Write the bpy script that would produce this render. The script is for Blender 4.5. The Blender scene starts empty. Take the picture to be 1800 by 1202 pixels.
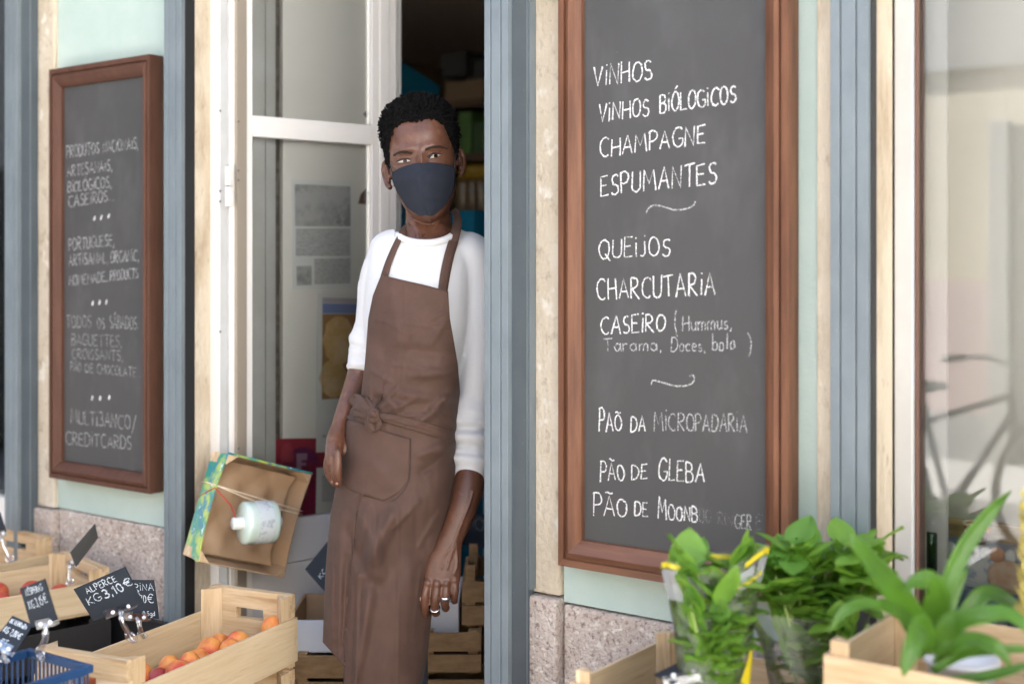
import bpy, bmesh, math, random
import numpy as np
from mathutils import Vector, Matrix
from mathutils.bvhtree import BVHTree
random.seed(7)
SC = bpy.context.scene
COL = SC.collection
# ------------------------------------------------------------------ camera, sky, sun, exposure
F = 2250.0                      # focal length in pixels of the 1800 px wide photograph
PHI = math.atan(2250 / 3050)
c_, s_ = math.cos(PHI), math.sin(PHI)
D, CZ, HOR = 2.05, 1.45, 472.0
CAM = Vector((0, -D, CZ))
RV, FV, UV = Vector((c_, s_, 0)), Vector((-s_, c_, 0)), Vector((0, 0, 1))
cd = bpy.data.cameras.new('camera'); cam = bpy.data.objects.new('camera', cd); COL.objects.link(cam)
cd.sensor_width = 36; cd.lens = 36 * F / 1800; cd.shift_y = -(601 - HOR) / 1800
cd.clip_start = .05; cd.clip_end = 400
cd.dof.use_dof = True; cd.dof.focus_distance = 2.58; cd.dof.aperture_fstop = 2.0
cam.matrix_world = Matrix(((c_, 0, s_, 0), (s_, 0, -c_, -D), (0, 1, 0, CZ), (0, 0, 0, 1)))
SC.camera = cam
SUN_EL, SUN_AZ = 48, -68        # degrees; azimuth measured from +Y (behind the shop) towards +X
wd = bpy.data.worlds.new('World'); SC.world = wd; wd.use_nodes = True
nt = wd.node_tree
sky = nt.nodes.new('ShaderNodeTexSky'); sky.sky_type = 'NISHITA'; sky.sun_disc = False
sky.sun_elevation = math.radians(SUN_EL); sky.sun_rotation = math.radians(SUN_AZ)
sky.air_density = .8; sky.dust_density = 2.0; sky.ozone_density = .6
bg = nt.nodes['Background']; warm = nt.nodes.new('ShaderNodeMix'); warm.data_type = 'RGBA'; warm.blend_type = 'MULTIPLY'; warm.inputs['Factor'].default_value = 1; warm.inputs['B'].default_value = (1.035, 1, .945, 1)
nt.links.new(sky.outputs[0], warm.inputs['A']); nt.links.new(warm.outputs['Result'], bg.inputs[0]); bg.inputs[1].default_value = .12
sl = bpy.data.lights.new('sun', 'SUN'); sl.energy = 4.5; sl.angle = math.radians(.5); sl.color = (1, .975, .945)
sun = bpy.data.objects.new('sun', sl); COL.objects.link(sun)
_e, _a = math.radians(SUN_EL), math.radians(SUN_AZ)
sd = Vector((math.sin(_a) * math.cos(_e), math.cos(_a) * math.cos(_e), math.sin(_e)))
sun.rotation_euler = sd.to_track_quat('Z', 'Y').to_euler(); sun.location = sd * 30
vs = SC.view_settings; vs.view_transform = 'Standard'; vs.look = 'None'; vs.gamma = 1; vs.exposure = 2.8
SC.cycles.use_denoising = True; SC.cycles.max_bounces = 10; SC.cycles.transparent_max_bounces = 16
SC.cycles.sample_clamp_indirect = 6; SC.cycles.caustics_reflective = False; SC.cycles.caustics_refractive = False

# ------------------------------------------------------------------ helpers
def ray(px, py): return FV + RV * ((px - 900) / F) + UV * ((HOR - py) / F)
def P(px, py, Z): return CAM + ray(px, py) * Z
def kx(px): r = ray(px, 472); return r.x / r.y
def X(px, y=0.0): return kx(px) * (D + y)            # world X of pixel column px on the plane Y = y
def Wy(px, py, y=0.0): r = ray(px, py); return CAM + r * ((D + y) / r.y)
def hit(px, py, p0, n): r = ray(px, py); return CAM + r * ((p0 - CAM).dot(n) / r.dot(n))
def zat(px, py, y=0.0): return Wy(px, py, y).z

OFF = {}
class MB:
    def __init__(s): s.v = []; s.f = []
    def add(s, v, f):
        b = len(s.v); s.v += [Vector(p) for p in v]; s.f += [[i + b for i in q] for q in f]
    def box(s, x0, x1, y0, y1, z0, z1, M=None):
        v = [Vector((x, y, z)) for x in (x0, x1) for y in (y0, y1) for z in (z0, z1)]
        if M is not None: v = [M @ p for p in v]
        s.add(v, [(0, 1, 3, 2), (4, 6, 7, 5), (0, 4, 5, 1), (2, 3, 7, 6), (0, 2, 6, 4), (1, 5, 7, 3)])
    def loft(s, rings, caps=True, closed=True):
        n = len(rings[0]); v = [p for r in rings for p in r]; f = []
        for i in range(len(rings) - 1):
            for j in range(n if closed else n - 1):
                k = (j + 1) % n
                f.append((i * n + j, i * n + k, (i + 1) * n + k, (i + 1) * n + j))
        if caps: f.append(list(range(n))[::-1]); f.append([(len(rings) - 1) * n + j for j in range(n)])
        s.add(v, f)
    def grid(s, rows): s.loft(rows, caps=False, closed=False)
    def tube(s, pts, r, n=8, caps=True):
        pts = [Vector(p) for p in pts]; rs = r if isinstance(r, (list, tuple)) else [r] * len(pts)
        rings = []; ref = None
        for i, p in enumerate(pts):
            t = (pts[min(i + 1, len(pts) - 1)] - pts[max(i - 1, 0)])
            if t.length < 1e-9: t = Vector((0, 0, 1))
            t.normalize()
            if ref is None: ref = Vector((0, 0, 1)) if abs(t.z) < .9 else Vector((1, 0, 0))
            a = t.cross(ref).normalized(); b = a.cross(t).normalized(); ref = b
            rings.append([p + (a * math.cos(q) + b * math.sin(q)) * rs[i] for q in (2 * math.pi * j / n for j in range(n))])
        s.loft(rings, caps)
    def lathe(s, prof, n=24, M=None, caps=True):
        rings = [[Vector((r * math.cos(2 * math.pi * j / n), r * math.sin(2 * math.pi * j / n), z)) for j in range(n)] for r, z in prof]
        if M is not None: rings = [[M @ p for p in q] for q in rings]
        s.loft(rings, caps)
    def ball(s, c, r, sub=1, M=None, jit=0):
        bm = bmesh.new(); bmesh.ops.create_icosphere(bm, subdivisions=sub, radius=1)
        rr = r if isinstance(r, (tuple, list)) else (r, r, r)
        v = []
        for q in bm.verts:
            p = Vector((q.co.x * rr[0], q.co.y * rr[1], q.co.z * rr[2]))
            if jit: p *= 1 + random.uniform(-jit, jit)
            v.append(Vector(c) + (M @ p if M is not None else p))
        f = [[w.index for w in q.verts] for q in bm.faces]; bm.free(); s.add(v, f)
    def build(s, name, m, parent=None, smooth=False, bevel=0, world=True, solid=0, sub=0):
        off = OFF.get(parent.name, Vector()) if (parent is not None and world) else Vector()
        me = bpy.data.meshes.new(name); me.from_pydata([p - off for p in s.v], [], s.f); me.validate(); me.update()
        bm = bmesh.new(); bm.from_mesh(me); bmesh.ops.recalc_face_normals(bm, faces=bm.faces); bm.to_mesh(me); bm.free()
        if m is not None: me.materials.append(m)
        if smooth: me.polygons.foreach_set('use_smooth', [True] * len(me.polygons))
        o = bpy.data.objects.new(name, me); COL.objects.link(o)
        if parent is not None: o.parent = parent; OFF[o.name] = off
        if solid: md = o.modifiers.new('s', 'SOLIDIFY'); md.thickness = solid; md.offset = 0
        if bevel: md = o.modifiers.new('b', 'BEVEL'); md.width = bevel; md.segments = 2; md.limit_method = 'ANGLE'
        if sub: md = o.modifiers.new('u', 'SUBSURF'); md.levels = sub; md.render_levels = sub
        return o
def tag(o, label=None, cat=None, group=None, kind=None):
    for k, q in (('label', label), ('category', cat), ('group', group), ('kind', kind)):
        if q: o[k] = q
    return o
def thing(name, label, cat, loc, group=None, rz=0):
    o = bpy.data.objects.new(name, None); COL.objects.link(o); o.location = loc; o.rotation_euler = (0, 0, rz)
    OFF[o.name] = Vector(loc); o.empty_display_size = .05
    return tag(o, label, cat, group)
def copy_tree(o, parent=None):
    q = o.copy(); COL.objects.link(q)
    if parent is not None: q.parent = parent
    for ch in list(o.children): copy_tree(ch, q)
    return q
def remesh(o, vox, it=3, fac=.5):
    md = o.modifiers.new('r', 'REMESH'); md.mode = 'VOXEL'; md.voxel_size = vox; md.use_smooth_shade = True
    if it: sm = o.modifiers.new('m', 'SMOOTH'); sm.factor = fac; sm.iterations = it
    dg = bpy.context.evaluated_depsgraph_get(); ev = o.evaluated_get(dg)
    me = bpy.data.meshes.new_from_object(ev); mats = [m for m in o.data.materials]
    o.modifiers.clear(); o.data = me; me.materials.clear()
    for m in mats: me.materials.append(m)
    me.polygons.foreach_set('use_smooth', [True] * len(me.polygons))
    return o
def bvh(o):
    me = o.data; off = OFF.get(o.name, Vector())
    return BVHTree.FromPolygons([v.co + off for v in me.vertices], [list(p.vertices) for p in me.polygons])
def on(b, px, py, lift=0.0, Zd=2.6):
    r = ray(px, py); h = b.ray_cast(CAM, r.normalized())
    p = h[0] if h[0] is not None else P(px, py, Zd)
    return p - r.normalized() * lift
def lerp(a, b, t): return a + (b - a) * t
def cat(pts, n=6):                                   # Catmull-Rom through tuples of numbers
    A = [np.array(p, float) for p in pts]; out = []
    for i in range(len(A) - 1):
        p0, p1, p2, p3 = A[max(i - 1, 0)], A[i], A[i + 1], A[min(i + 2, len(A) - 1)]
        for k in range(n):
            t = k / n
            out.append(.5 * ((2 * p1) + (p2 - p0) * t + (2 * p0 - 5 * p1 + 4 * p2 - p3) * t * t + (3 * p1 - p0 - 3 * p2 + p3) * t ** 3))
    out.append(A[-1]); return out
def limb(mb, pts, n=28, dense=6, mod=None, round_end=False, round_start=False):
    """pts: (px, py, Z, half width in px, half depth in m) -> tapered closed tube with elliptical rings"""
    q = cat(pts, dense)
    pos = [P(a[0], a[1], a[2]) for a in q]; rings = []
    def ring(i, k=1.0, shift=0.0):
        t = (pos[min(i + 1, len(pos) - 1)] - pos[max(i - 1, 0)]).normalized()
        e1 = t.cross(-FV)
        if e1.length < .15: e1 = RV.copy()
        e1.normalize(); e2 = e1.cross(t).normalized()
        hw, hd = max(q[i][3], .3) * q[i][2] / F * k, max(q[i][4], .0004) * k
        R = []
        for j in range(n):
            a = 2 * math.pi * j / n
            g = 1 + (mod(i / (len(pos) - 1), a) if mod else 0)
            R.append(pos[i] + t * shift + e1 * (hw * g * math.cos(a)) + e2 * (hd * g * math.sin(a)))
        return R
    L = len(pos) - 1
    if round_start:
        h = q[0][4]; rings += [ring(0, .35, -h * .85), ring(0, .75, -h * .6)]
    for i in range(L + 1): rings.append(ring(i))
    if round_end:
        h = q[L][4]; rings += [ring(L, .78, h * .55), ring(L, .38, h * .85)]
    mb.loft(rings)

# ------------------------------------------------------------------ materials
def mat(name, c, rough=.6, c2=None, scale=8, detail=6, lo=.35, hi=.65, bump=0, bscale=60, metal=0, spec=.5, stretch=(1, 1, 1),
        sss=0, sheen=0, coat=0, fine=None, spots=None):
    m = bpy.data.materials.new(name); m.use_nodes = True; t = m.node_tree; N = t.nodes; L = t.links
    b = N['Principled BSDF']
    b.inputs['Base Color'].default_value = (*c, 1); b.inputs['Roughness'].default_value = rough
    b.inputs['Metallic'].default_value = metal; b.inputs['Specular IOR Level'].default_value = spec
    if sss: b.inputs['Subsurface Weight'].default_value = sss; b.inputs['Subsurface Radius'].default_value = (.01, .004, .002); b.inputs['Subsurface Scale'].default_value = .6
    if sheen: b.inputs['Sheen Weight'].default_value = sheen; b.inputs['Sheen Roughness'].default_value = .4
    if coat: b.inputs['Coat Weight'].default_value = coat; b.inputs['Coat Roughness'].default_value = .15
    tc = N.new('ShaderNodeTexCoord'); mp = N.new('ShaderNodeMapping'); mp.inputs['Scale'].default_value = stretch
    L.new(tc.outputs['Object'], mp.inputs[0])
    last = None
    def mixin(col2, sc, lo, hi, det, amount=1.0, prev=None):
        nz = N.new('ShaderNodeTexNoise'); nz.inputs['Scale'].default_value = sc; nz.inputs['Detail'].default_value = det
        nz.inputs['Roughness'].default_value = .62
        L.new(mp.outputs[0], nz.inputs['Vector'])
        mr = N.new('ShaderNodeMapRange'); mr.inputs['From Min'].default_value = lo; mr.inputs['From Max'].default_value = hi
        mr.inputs['To Max'].default_value = amount; L.new(nz.outputs[0], mr.inputs['Value'])
        mx = N.new('ShaderNodeMix'); mx.data_type = 'RGBA'
        L.new(mr.outputs[0], mx.inputs['Factor'])
        if prev is None: mx.inputs['A'].default_value = (*c, 1)
        else: L.new(prev, mx.inputs['A'])
        mx.inputs['B'].default_value = (*col2, 1); return mx.outputs['Result']
    if c2: last = mixin(c2, scale, lo, hi, detail)
    if fine: last = mixin(fine[0], fine[1], fine[2], fine[3], 4, fine[4] if len(fine) > 4 else 1, last)
    if spots: last = mixin(spots[0], spots[1], spots[2], spots[3], 2, 1, last)
    if last is not None: L.new(last, b.inputs['Base Color'])
    if bump:
        nz = N.new('ShaderNodeTexNoise'); nz.inputs['Scale'].default_value = bscale; nz.inputs['Detail'].default_value = 5
        L.new(mp.outputs[0], nz.inputs['Vector'])
        bn = N.new('ShaderNodeBump'); bn.inputs['Strength'].default_value = bump; bn.inputs['Distance'].default_value = .01
        L.new(nz.outputs[0], bn.inputs['Height']); L.new(bn.outputs[0], b.inputs['Normal'])
    return m
def glassmat(name, tint, refl, rough=.0, fres=True):
    m = bpy.data.materials.new(name); m.use_nodes = True; t = m.node_tree; N = t.nodes; L = t.links
    N.remove(N['Principled BSDF']); o = N['Material Output']
    tr = N.new('ShaderNodeBsdfTransparent'); tr.inputs[0].default_value = (*tint, 1)
    gl = N.new('ShaderNodeBsdfGlossy'); gl.inputs['Roughness'].default_value = rough; gl.inputs[0].default_value = (1, 1, 1, 1)
    mx = N.new('ShaderNodeMixShader')
    if fres:
        fr = N.new('ShaderNodeFresnel'); fr.inputs[0].default_value = 1.5
        mu = N.new('ShaderNodeMath'); mu.operation = 'MULTIPLY'; mu.use_clamp = True; mu.inputs[1].default_value = refl
        L.new(fr.outputs[0], mu.inputs[0]); L.new(mu.outputs[0], mx.inputs[0])
    else: mx.inputs[0].default_value = refl
    L.new(tr.outputs[0], mx.inputs[1]); L.new(gl.outputs[0], mx.inputs[2]); L.new(mx.outputs[0], o.inputs[0])
    return m
def chalkmat(name, c, lo, hi, scale=420):
    m = mat(name, c, .9); t = m.node_tree; N = t.nodes; L = t.links
    tc = N.new('ShaderNodeTexCoord'); nz = N.new('ShaderNodeTexNoise'); nz.inputs['Scale'].default_value = scale; nz.inputs['Detail'].default_value = 3
    L.new(tc.outputs['Object'], nz.inputs['Vector'])
    mr = N.new('ShaderNodeMapRange'); mr.inputs['From Min'].default_value = lo; mr.inputs['From Max'].default_value = hi
    L.new(nz.outputs[0], mr.inputs['Value']); L.new(mr.outputs[0], N['Principled BSDF'].inputs['Alpha'])
    return m
M = {}
M['mint'] = mat('mint_plaster', (.475, .565, .515), .8, (.41, .515, .465), 5, bump=.12, bscale=130, fine=((.37, .5, .42), 260, .62, .74, .5), spots=((.55, .6, .5), 14, .68, .76))
M['stone'] = mat('limestone_surround', (.66, .58, .46), .9, (.55, .46, .34), 9, bump=.6, bscale=110, fine=((.34, .27, .19), 42, .56, .72, .75), stretch=(1, 1, .7), spots=((.74, .68, .58), 24, .6, .7))
M['stone_stain'] = mat('stained_limestone', (.62, .53, .40), .9, (.33, .23, .13), 9, lo=.45, hi=.72, bump=.6, bscale=110, stretch=(1, 1, .4), fine=((.28, .19, .11), 60, .6, .74, .6))
M['plinth'] = mat('bush_hammered_pink_stone', (.62, .53, .47), .9, (.50, .41, .35), 16, bump=.9, bscale=150, fine=((.20, .13, .11), 120, .52, .68, .85), spots=((.74, .68, .60), 75, .56, .68))
M['rail'] = mat('blue_grey_painted_metal', (.178, .21, .226), .4, (.138, .166, .182), 10, spec=.5, fine=((.4, .42, .43), 240, .71, .75, .8), stretch=(1, 1, .6))
M['rail_side'] = mat('rail_metal_side_shade', (.085, .107, .125), .42, (.07, .09, .108), 10, fine=((.38, .4, .41), 260, .70, .74, .9))  # right face of the rails: its shade is put into a darker colour
M['black'] = mat('black_rubber', (.012, .012, .013), .6)
M['white_paint'] = mat('white_door_paint', (.82, .79, .75), .42, (.78, .74, .69), 6, fine=((.4, .33, .25), 70, .68, .78, .5), bump=.03, bscale=30)
M['white_grey'] = mat('aged_white_paint', (.52, .53, .52), .5, (.44, .44, .42), 7)
M['cream_panel'] = mat('cream_panel', (.88, .87, .82), .6, (.82, .81, .76), 2)
M['wood_dark'] = mat('varnished_mahogany', (.185, .080, .042), .45, (.105, .043, .023), 9, bump=.08, bscale=90, stretch=(6, 6, .5), spec=.25)
M['wood_dark_h'] = mat('varnished_mahogany_rail', (.185, .080, .042), .38, (.105, .043, .023), 9, bump=.08, bscale=90, stretch=(.5, 6, 6), spec=.35)
M['wood_left'] = mat('brown_painted_wood', (.105, .045, .027), .5, (.075, .030, .018), 9, stretch=(4, 4, .6), spec=.25, bump=.06, bscale=90)
M['slate'] = mat('chalkboard_black', (.058, .056, .054), .62, (.048, .046, .044), 3, fine=((.10, .098, .095), 7, .52, .75, .5), stretch=(1, 1, .5), spots=((.11, .11, .105), 90, .74, .8))
M['tagslate'] = mat('tag_slate', (.016, .021, .030), .55, (.024, .030, .040), 12, spec=.25)
M['chalk'] = chalkmat('white_chalk', (.80, .79, .77), .34, .52)
M['chalk_soft'] = chalkmat('soft_chalk', (.50, .50, .49), .36, .60)
M['chalk_faint'] = chalkmat('faint_chalk', (.40, .40, .39), .48, .68)
M['chalk_tag'] = chalkmat('tag_chalk', (.62, .68, .74), .30, .48)
def wood(nm, st):
    return mat(nm, (.66, .48, .29), .68, (.50, .33, .17), 9, bump=.12, bscale=50, stretch=st, fine=((.30, .17, .07), 4.2, .56, .70, .8), spots=((.72, .56, .37), 5, .56, .7))
M['pine_x'] = wood('pine_across', (.8, 9, 9)); M['pine_y'] = wood('pine_along', (9, .8, 9)); M['pine_z'] = wood('pine_upright', (9, 9, .8))
M['ply'] = mat('thin_pine_board', (.66, .51, .325), .62, (.57, .42, .25), 8, stretch=(9, .6, 9), bump=.06, bscale=40, spots=((.3, .17, .08), 9, .70, .75), fine=((.46, .31, .16), 20, .55, .72, .6))
M['oldwood'] = mat('weathered_crate_wood', (.36, .22, .10), .7, (.22, .12, .05), 8, stretch=(2, 2, 6), bump=.1, bscale=50)
M['card'] = mat('brown_cardboard', (.50, .335, .20), .75, (.43, .28, .16), 5, bump=.04, bscale=30)
M['card_in'] = mat('brown_packing_paper', (.46, .305, .185), .6, (.39, .25, .145), 6, bump=.3, bscale=12)
M['greenprint'] = mat('printed_green_cardboard', (.05, .30, .20), .4, (.45, .55, .10), 22, lo=.45, hi=.6, fine=((.03, .22, .30), 30, .5, .6), spots=((.7, .8, .75), 60, .66, .7))
M['whitecard'] = mat('white_cardboard', (.68, .67, .68), .6, (.63, .62, .63), 4)
M['plastic_roll'] = mat('pale_bag_roll_plastic', (.60, .72, .63), .22, (.66, .76, .69), 14, lo=.4, hi=.6, coat=.4, sss=.0)
M['roll_label'] = mat('bag_print', (.66, .70, .70), .3, (.45, .5, .52), 60, lo=.52, hi=.62)
M['core'] = mat('white_core', (.75, .75, .73), .5)
M['elastic'] = mat('cream_elastic', (.72, .6, .44), .7); M['redcord'] = mat('red_cord', (.5, .02, .02), .6)
M['apricot'] = mat('apricot_skin', (.74, .30, .07), .55, (.58, .06, .035), 16, lo=.42, hi=.62, sss=.1)
M['apricot_red'] = mat('ripe_apricot_skin', (.38, .035, .035), .45, (.62, .12, .04), 24, lo=.5, hi=.7, sss=.1)
M['peach'] = mat('peach_skin', (.50, .06, .04), .5, (.62, .2, .06), 20, lo=.5, hi=.7)
M['blueplastic'] = mat('blue_plastic', (.010, .045, .13), .35, (.012, .055, .15), 8)
M['clear'] = glassmat('clear_clip_plastic', (.93, .94, .96), .30, .12, False)
M['clearwhite'] = mat('milky_clip_plastic', (.75, .76, .78), .25)
M['film'] = glassmat('cellophane', (.98, .985, .98), .9, .2)
def haze_mix(m, w, c):
    t = m.node_tree; o = t.nodes['Material Output']; l = o.inputs[0].links[0]; src = l.from_socket
    d = t.nodes.new('ShaderNodeBsdfDiffuse'); d.inputs[0].default_value = (*c, 1); mx = t.nodes.new('ShaderNodeMixShader')
    tc = t.nodes.new('ShaderNodeTexCoord'); nz = t.nodes.new('ShaderNodeTexNoise'); nz.inputs['Scale'].default_value = 26; nz.inputs['Detail'].default_value = 3
    mr = t.nodes.new('ShaderNodeMapRange'); mr.inputs['From Min'].default_value = .42; mr.inputs['From Max'].default_value = .68; mr.inputs['To Min'].default_value = w * .3; mr.inputs['To Max'].default_value = w * 1.9
    t.links.new(tc.outputs['Object'], nz.inputs['Vector']); t.links.new(nz.outputs[0], mr.inputs['Value']); t.links.new(mr.outputs[0], mx.inputs[0])
    t.links.new(src, mx.inputs[1]); t.links.new(d.outputs[0], mx.inputs[2]); t.links.new(mx.outputs[0], o.inputs[0])
haze_mix(M['film'], .045, (.8, .82, .8))
M['pane'] = glassmat('door_glass', (.985, .99, .985), 1.9)
M['shopglass'] = glassmat('shop_window_glass', (.96, .965, .955), 1.8)
M['skin'] = mat('brown_skin', (.132, .056, .032), .37, (.092, .037, .021), 22, spec=.5, sss=.10, bump=.10, bscale=700, fine=((.055, .022, .014), 130, .52, .75, .6), spots=((.17, .075, .045), 40, .6, .72))
M['nail'] = mat('fingernail', (.30, .16, .115), .3)
M['hair'] = mat('black_hair', (.0045, .004, .004), .85, bump=.5, bscale=500, spec=.12)
M['brow'] = mat('eyebrow_hair', (.02, .012, .009), .7)
M['eyewhite'] = mat('eye_white', (.42, .355, .30), .12, coat=.6); M['iris'] = mat('iris_dark_brown', (.018, .008, .005), .25, coat=.25)
M['shirt'] = mat('white_sweatshirt', (.60, .60, .605), .85, bump=.10, bscale=900, sheen=.2)
M['apron'] = mat('brown_apron_cotton', (.086, .0485, .036), .7, (.070, .039, .0285), 18, bump=.12, bscale=1500, spec=.22, sheen=.06)
M['apron_dark'] = mat('apron_seam', (.045, .027, .021), .8)
M['mask'] = mat('navy_mask_fabric', (.016, .019, .028), .8, (.028, .032, .045), 900, lo=.45, hi=.6, bump=.3, bscale=1400, spec=.2)
M['trouser'] = mat('dark_denim', (.03, .035, .05), .8, bump=.1, bscale=600); M['shoe'] = mat('black_leather', (.015, .014, .013), .4)
M['silver'] = mat('silver', (.75, .74, .72), .2, metal=1)
M['tattoo'] = chalkmat('tattoo_ink', (.03, .02, .022), .3, .7)
M['leaf'] = mat('basil_leaf', (.24, .43, .075), .42, (.17, .33, .055), 30, spec=.4)
M['leaf2'] = mat('basil_leaf_deep', (.15, .31, .055), .4, (.10, .23, .045), 30, spec=.4)
M['stem'] = mat('basil_stem', (.30, .40, .10), .5)
M['whitefilm'] = glassmat('white_printed_film', (.97, .97, .98), .30, .3, False)
_t = M['whitefilm'].node_tree; _d = _t.nodes.new('ShaderNodeBsdfDiffuse'); _d.inputs[0].default_value = (.8, .8, .84, 1); _t.links.new(_d.outputs[0], [n for n in _t.nodes if n.type == 'MIX_SHADER'][0].inputs[2])
M['strap'] = mat('strap_leaf', (.10, .225, .028), .33, (.065, .15, .025), 12, spec=.5)
for k in ('leaf', 'leaf2', 'strap'):
    t = M[k].node_tree; b = t.nodes['Principled BSDF']; o = t.nodes['Material Output']
    tl = t.nodes.new('ShaderNodeBsdfTranslucent'); tl.inputs[0].default_value = (.42, .66, .07, 1)
    mx = t.nodes.new('ShaderNodeMixShader'); mx.inputs[0].default_value = .42
    t.links.new(b.outputs[0], mx.inputs[1]); t.links.new(tl.outputs[0], mx.inputs[2]); t.links.new(mx.outputs[0], o.inputs[0])
M['yellowprint'] = mat('yellow_print', (.62, .50, .02), .3); M['whiteprint'] = mat('white_print', (.7, .7, .74), .3)
M['flower'] = mat('pale_yellow_bract', (.72, .60, .22), .5, (.6, .5, .12), 10)
M['asphalt'] = mat('pale_cobbled_road', (.34, .335, .325), .9, (.26, .255, .25), 8, bump=.2, bscale=120)
M['paving'] = mat('limestone_cobbles', (.46, .45, .43), .8, (.38, .37, .35), 18, bump=.3, bscale=30)
M['floor'] = mat('shop_floor_tiles', (.40, .34, .28), .5, (.34, .28, .22), 4)
M['room'] = mat('interior_wall', (.52, .41, .30), .8, (.46, .36, .26), 3); M['ceil'] = mat('interior_ceiling', (.60, .50, .42), .85)
M['opp'] = mat('cream_render', (.60, .54, .43), .85, (.54, .49, .38), 2); M['oppink'] = mat('pink_render', (.56, .44, .42), .85, (.52, .41, .39), 3)
M['bounce_white'] = mat('bounce_wall_white', (.82, .81, .78), .85, (.76, .75, .72), 2)
M['opgrey'] = mat('grey_stone_trim', (.36, .36, .35), .8); M['opdark'] = mat('dark_doorway', (.10, .10, .09), .7)
M['teal'] = mat('teal_board', (.0, .13, .22), .5, (.0, .11, .19), 3); M['maroon'] = mat('maroon_reflection', (.09, .035, .025), .6)
M['gold'] = mat('yellow_lid', (.45, .28, .03), .4); M['jar'] = mat('preserve_jar', (.30, .22, .14), .2, (.2, .12, .06), 20, coat=.5)
M['greenpack'] = mat('green_package', (.07, .15, .04), .4, (.1, .2, .05), 15)
M['darkbox'] = mat('dark_carton', (.02, .018, .017), .6); M['shelfwood'] = mat('shelf_wood', (.10, .06, .03), .6, (.07, .04, .02), 6)

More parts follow.
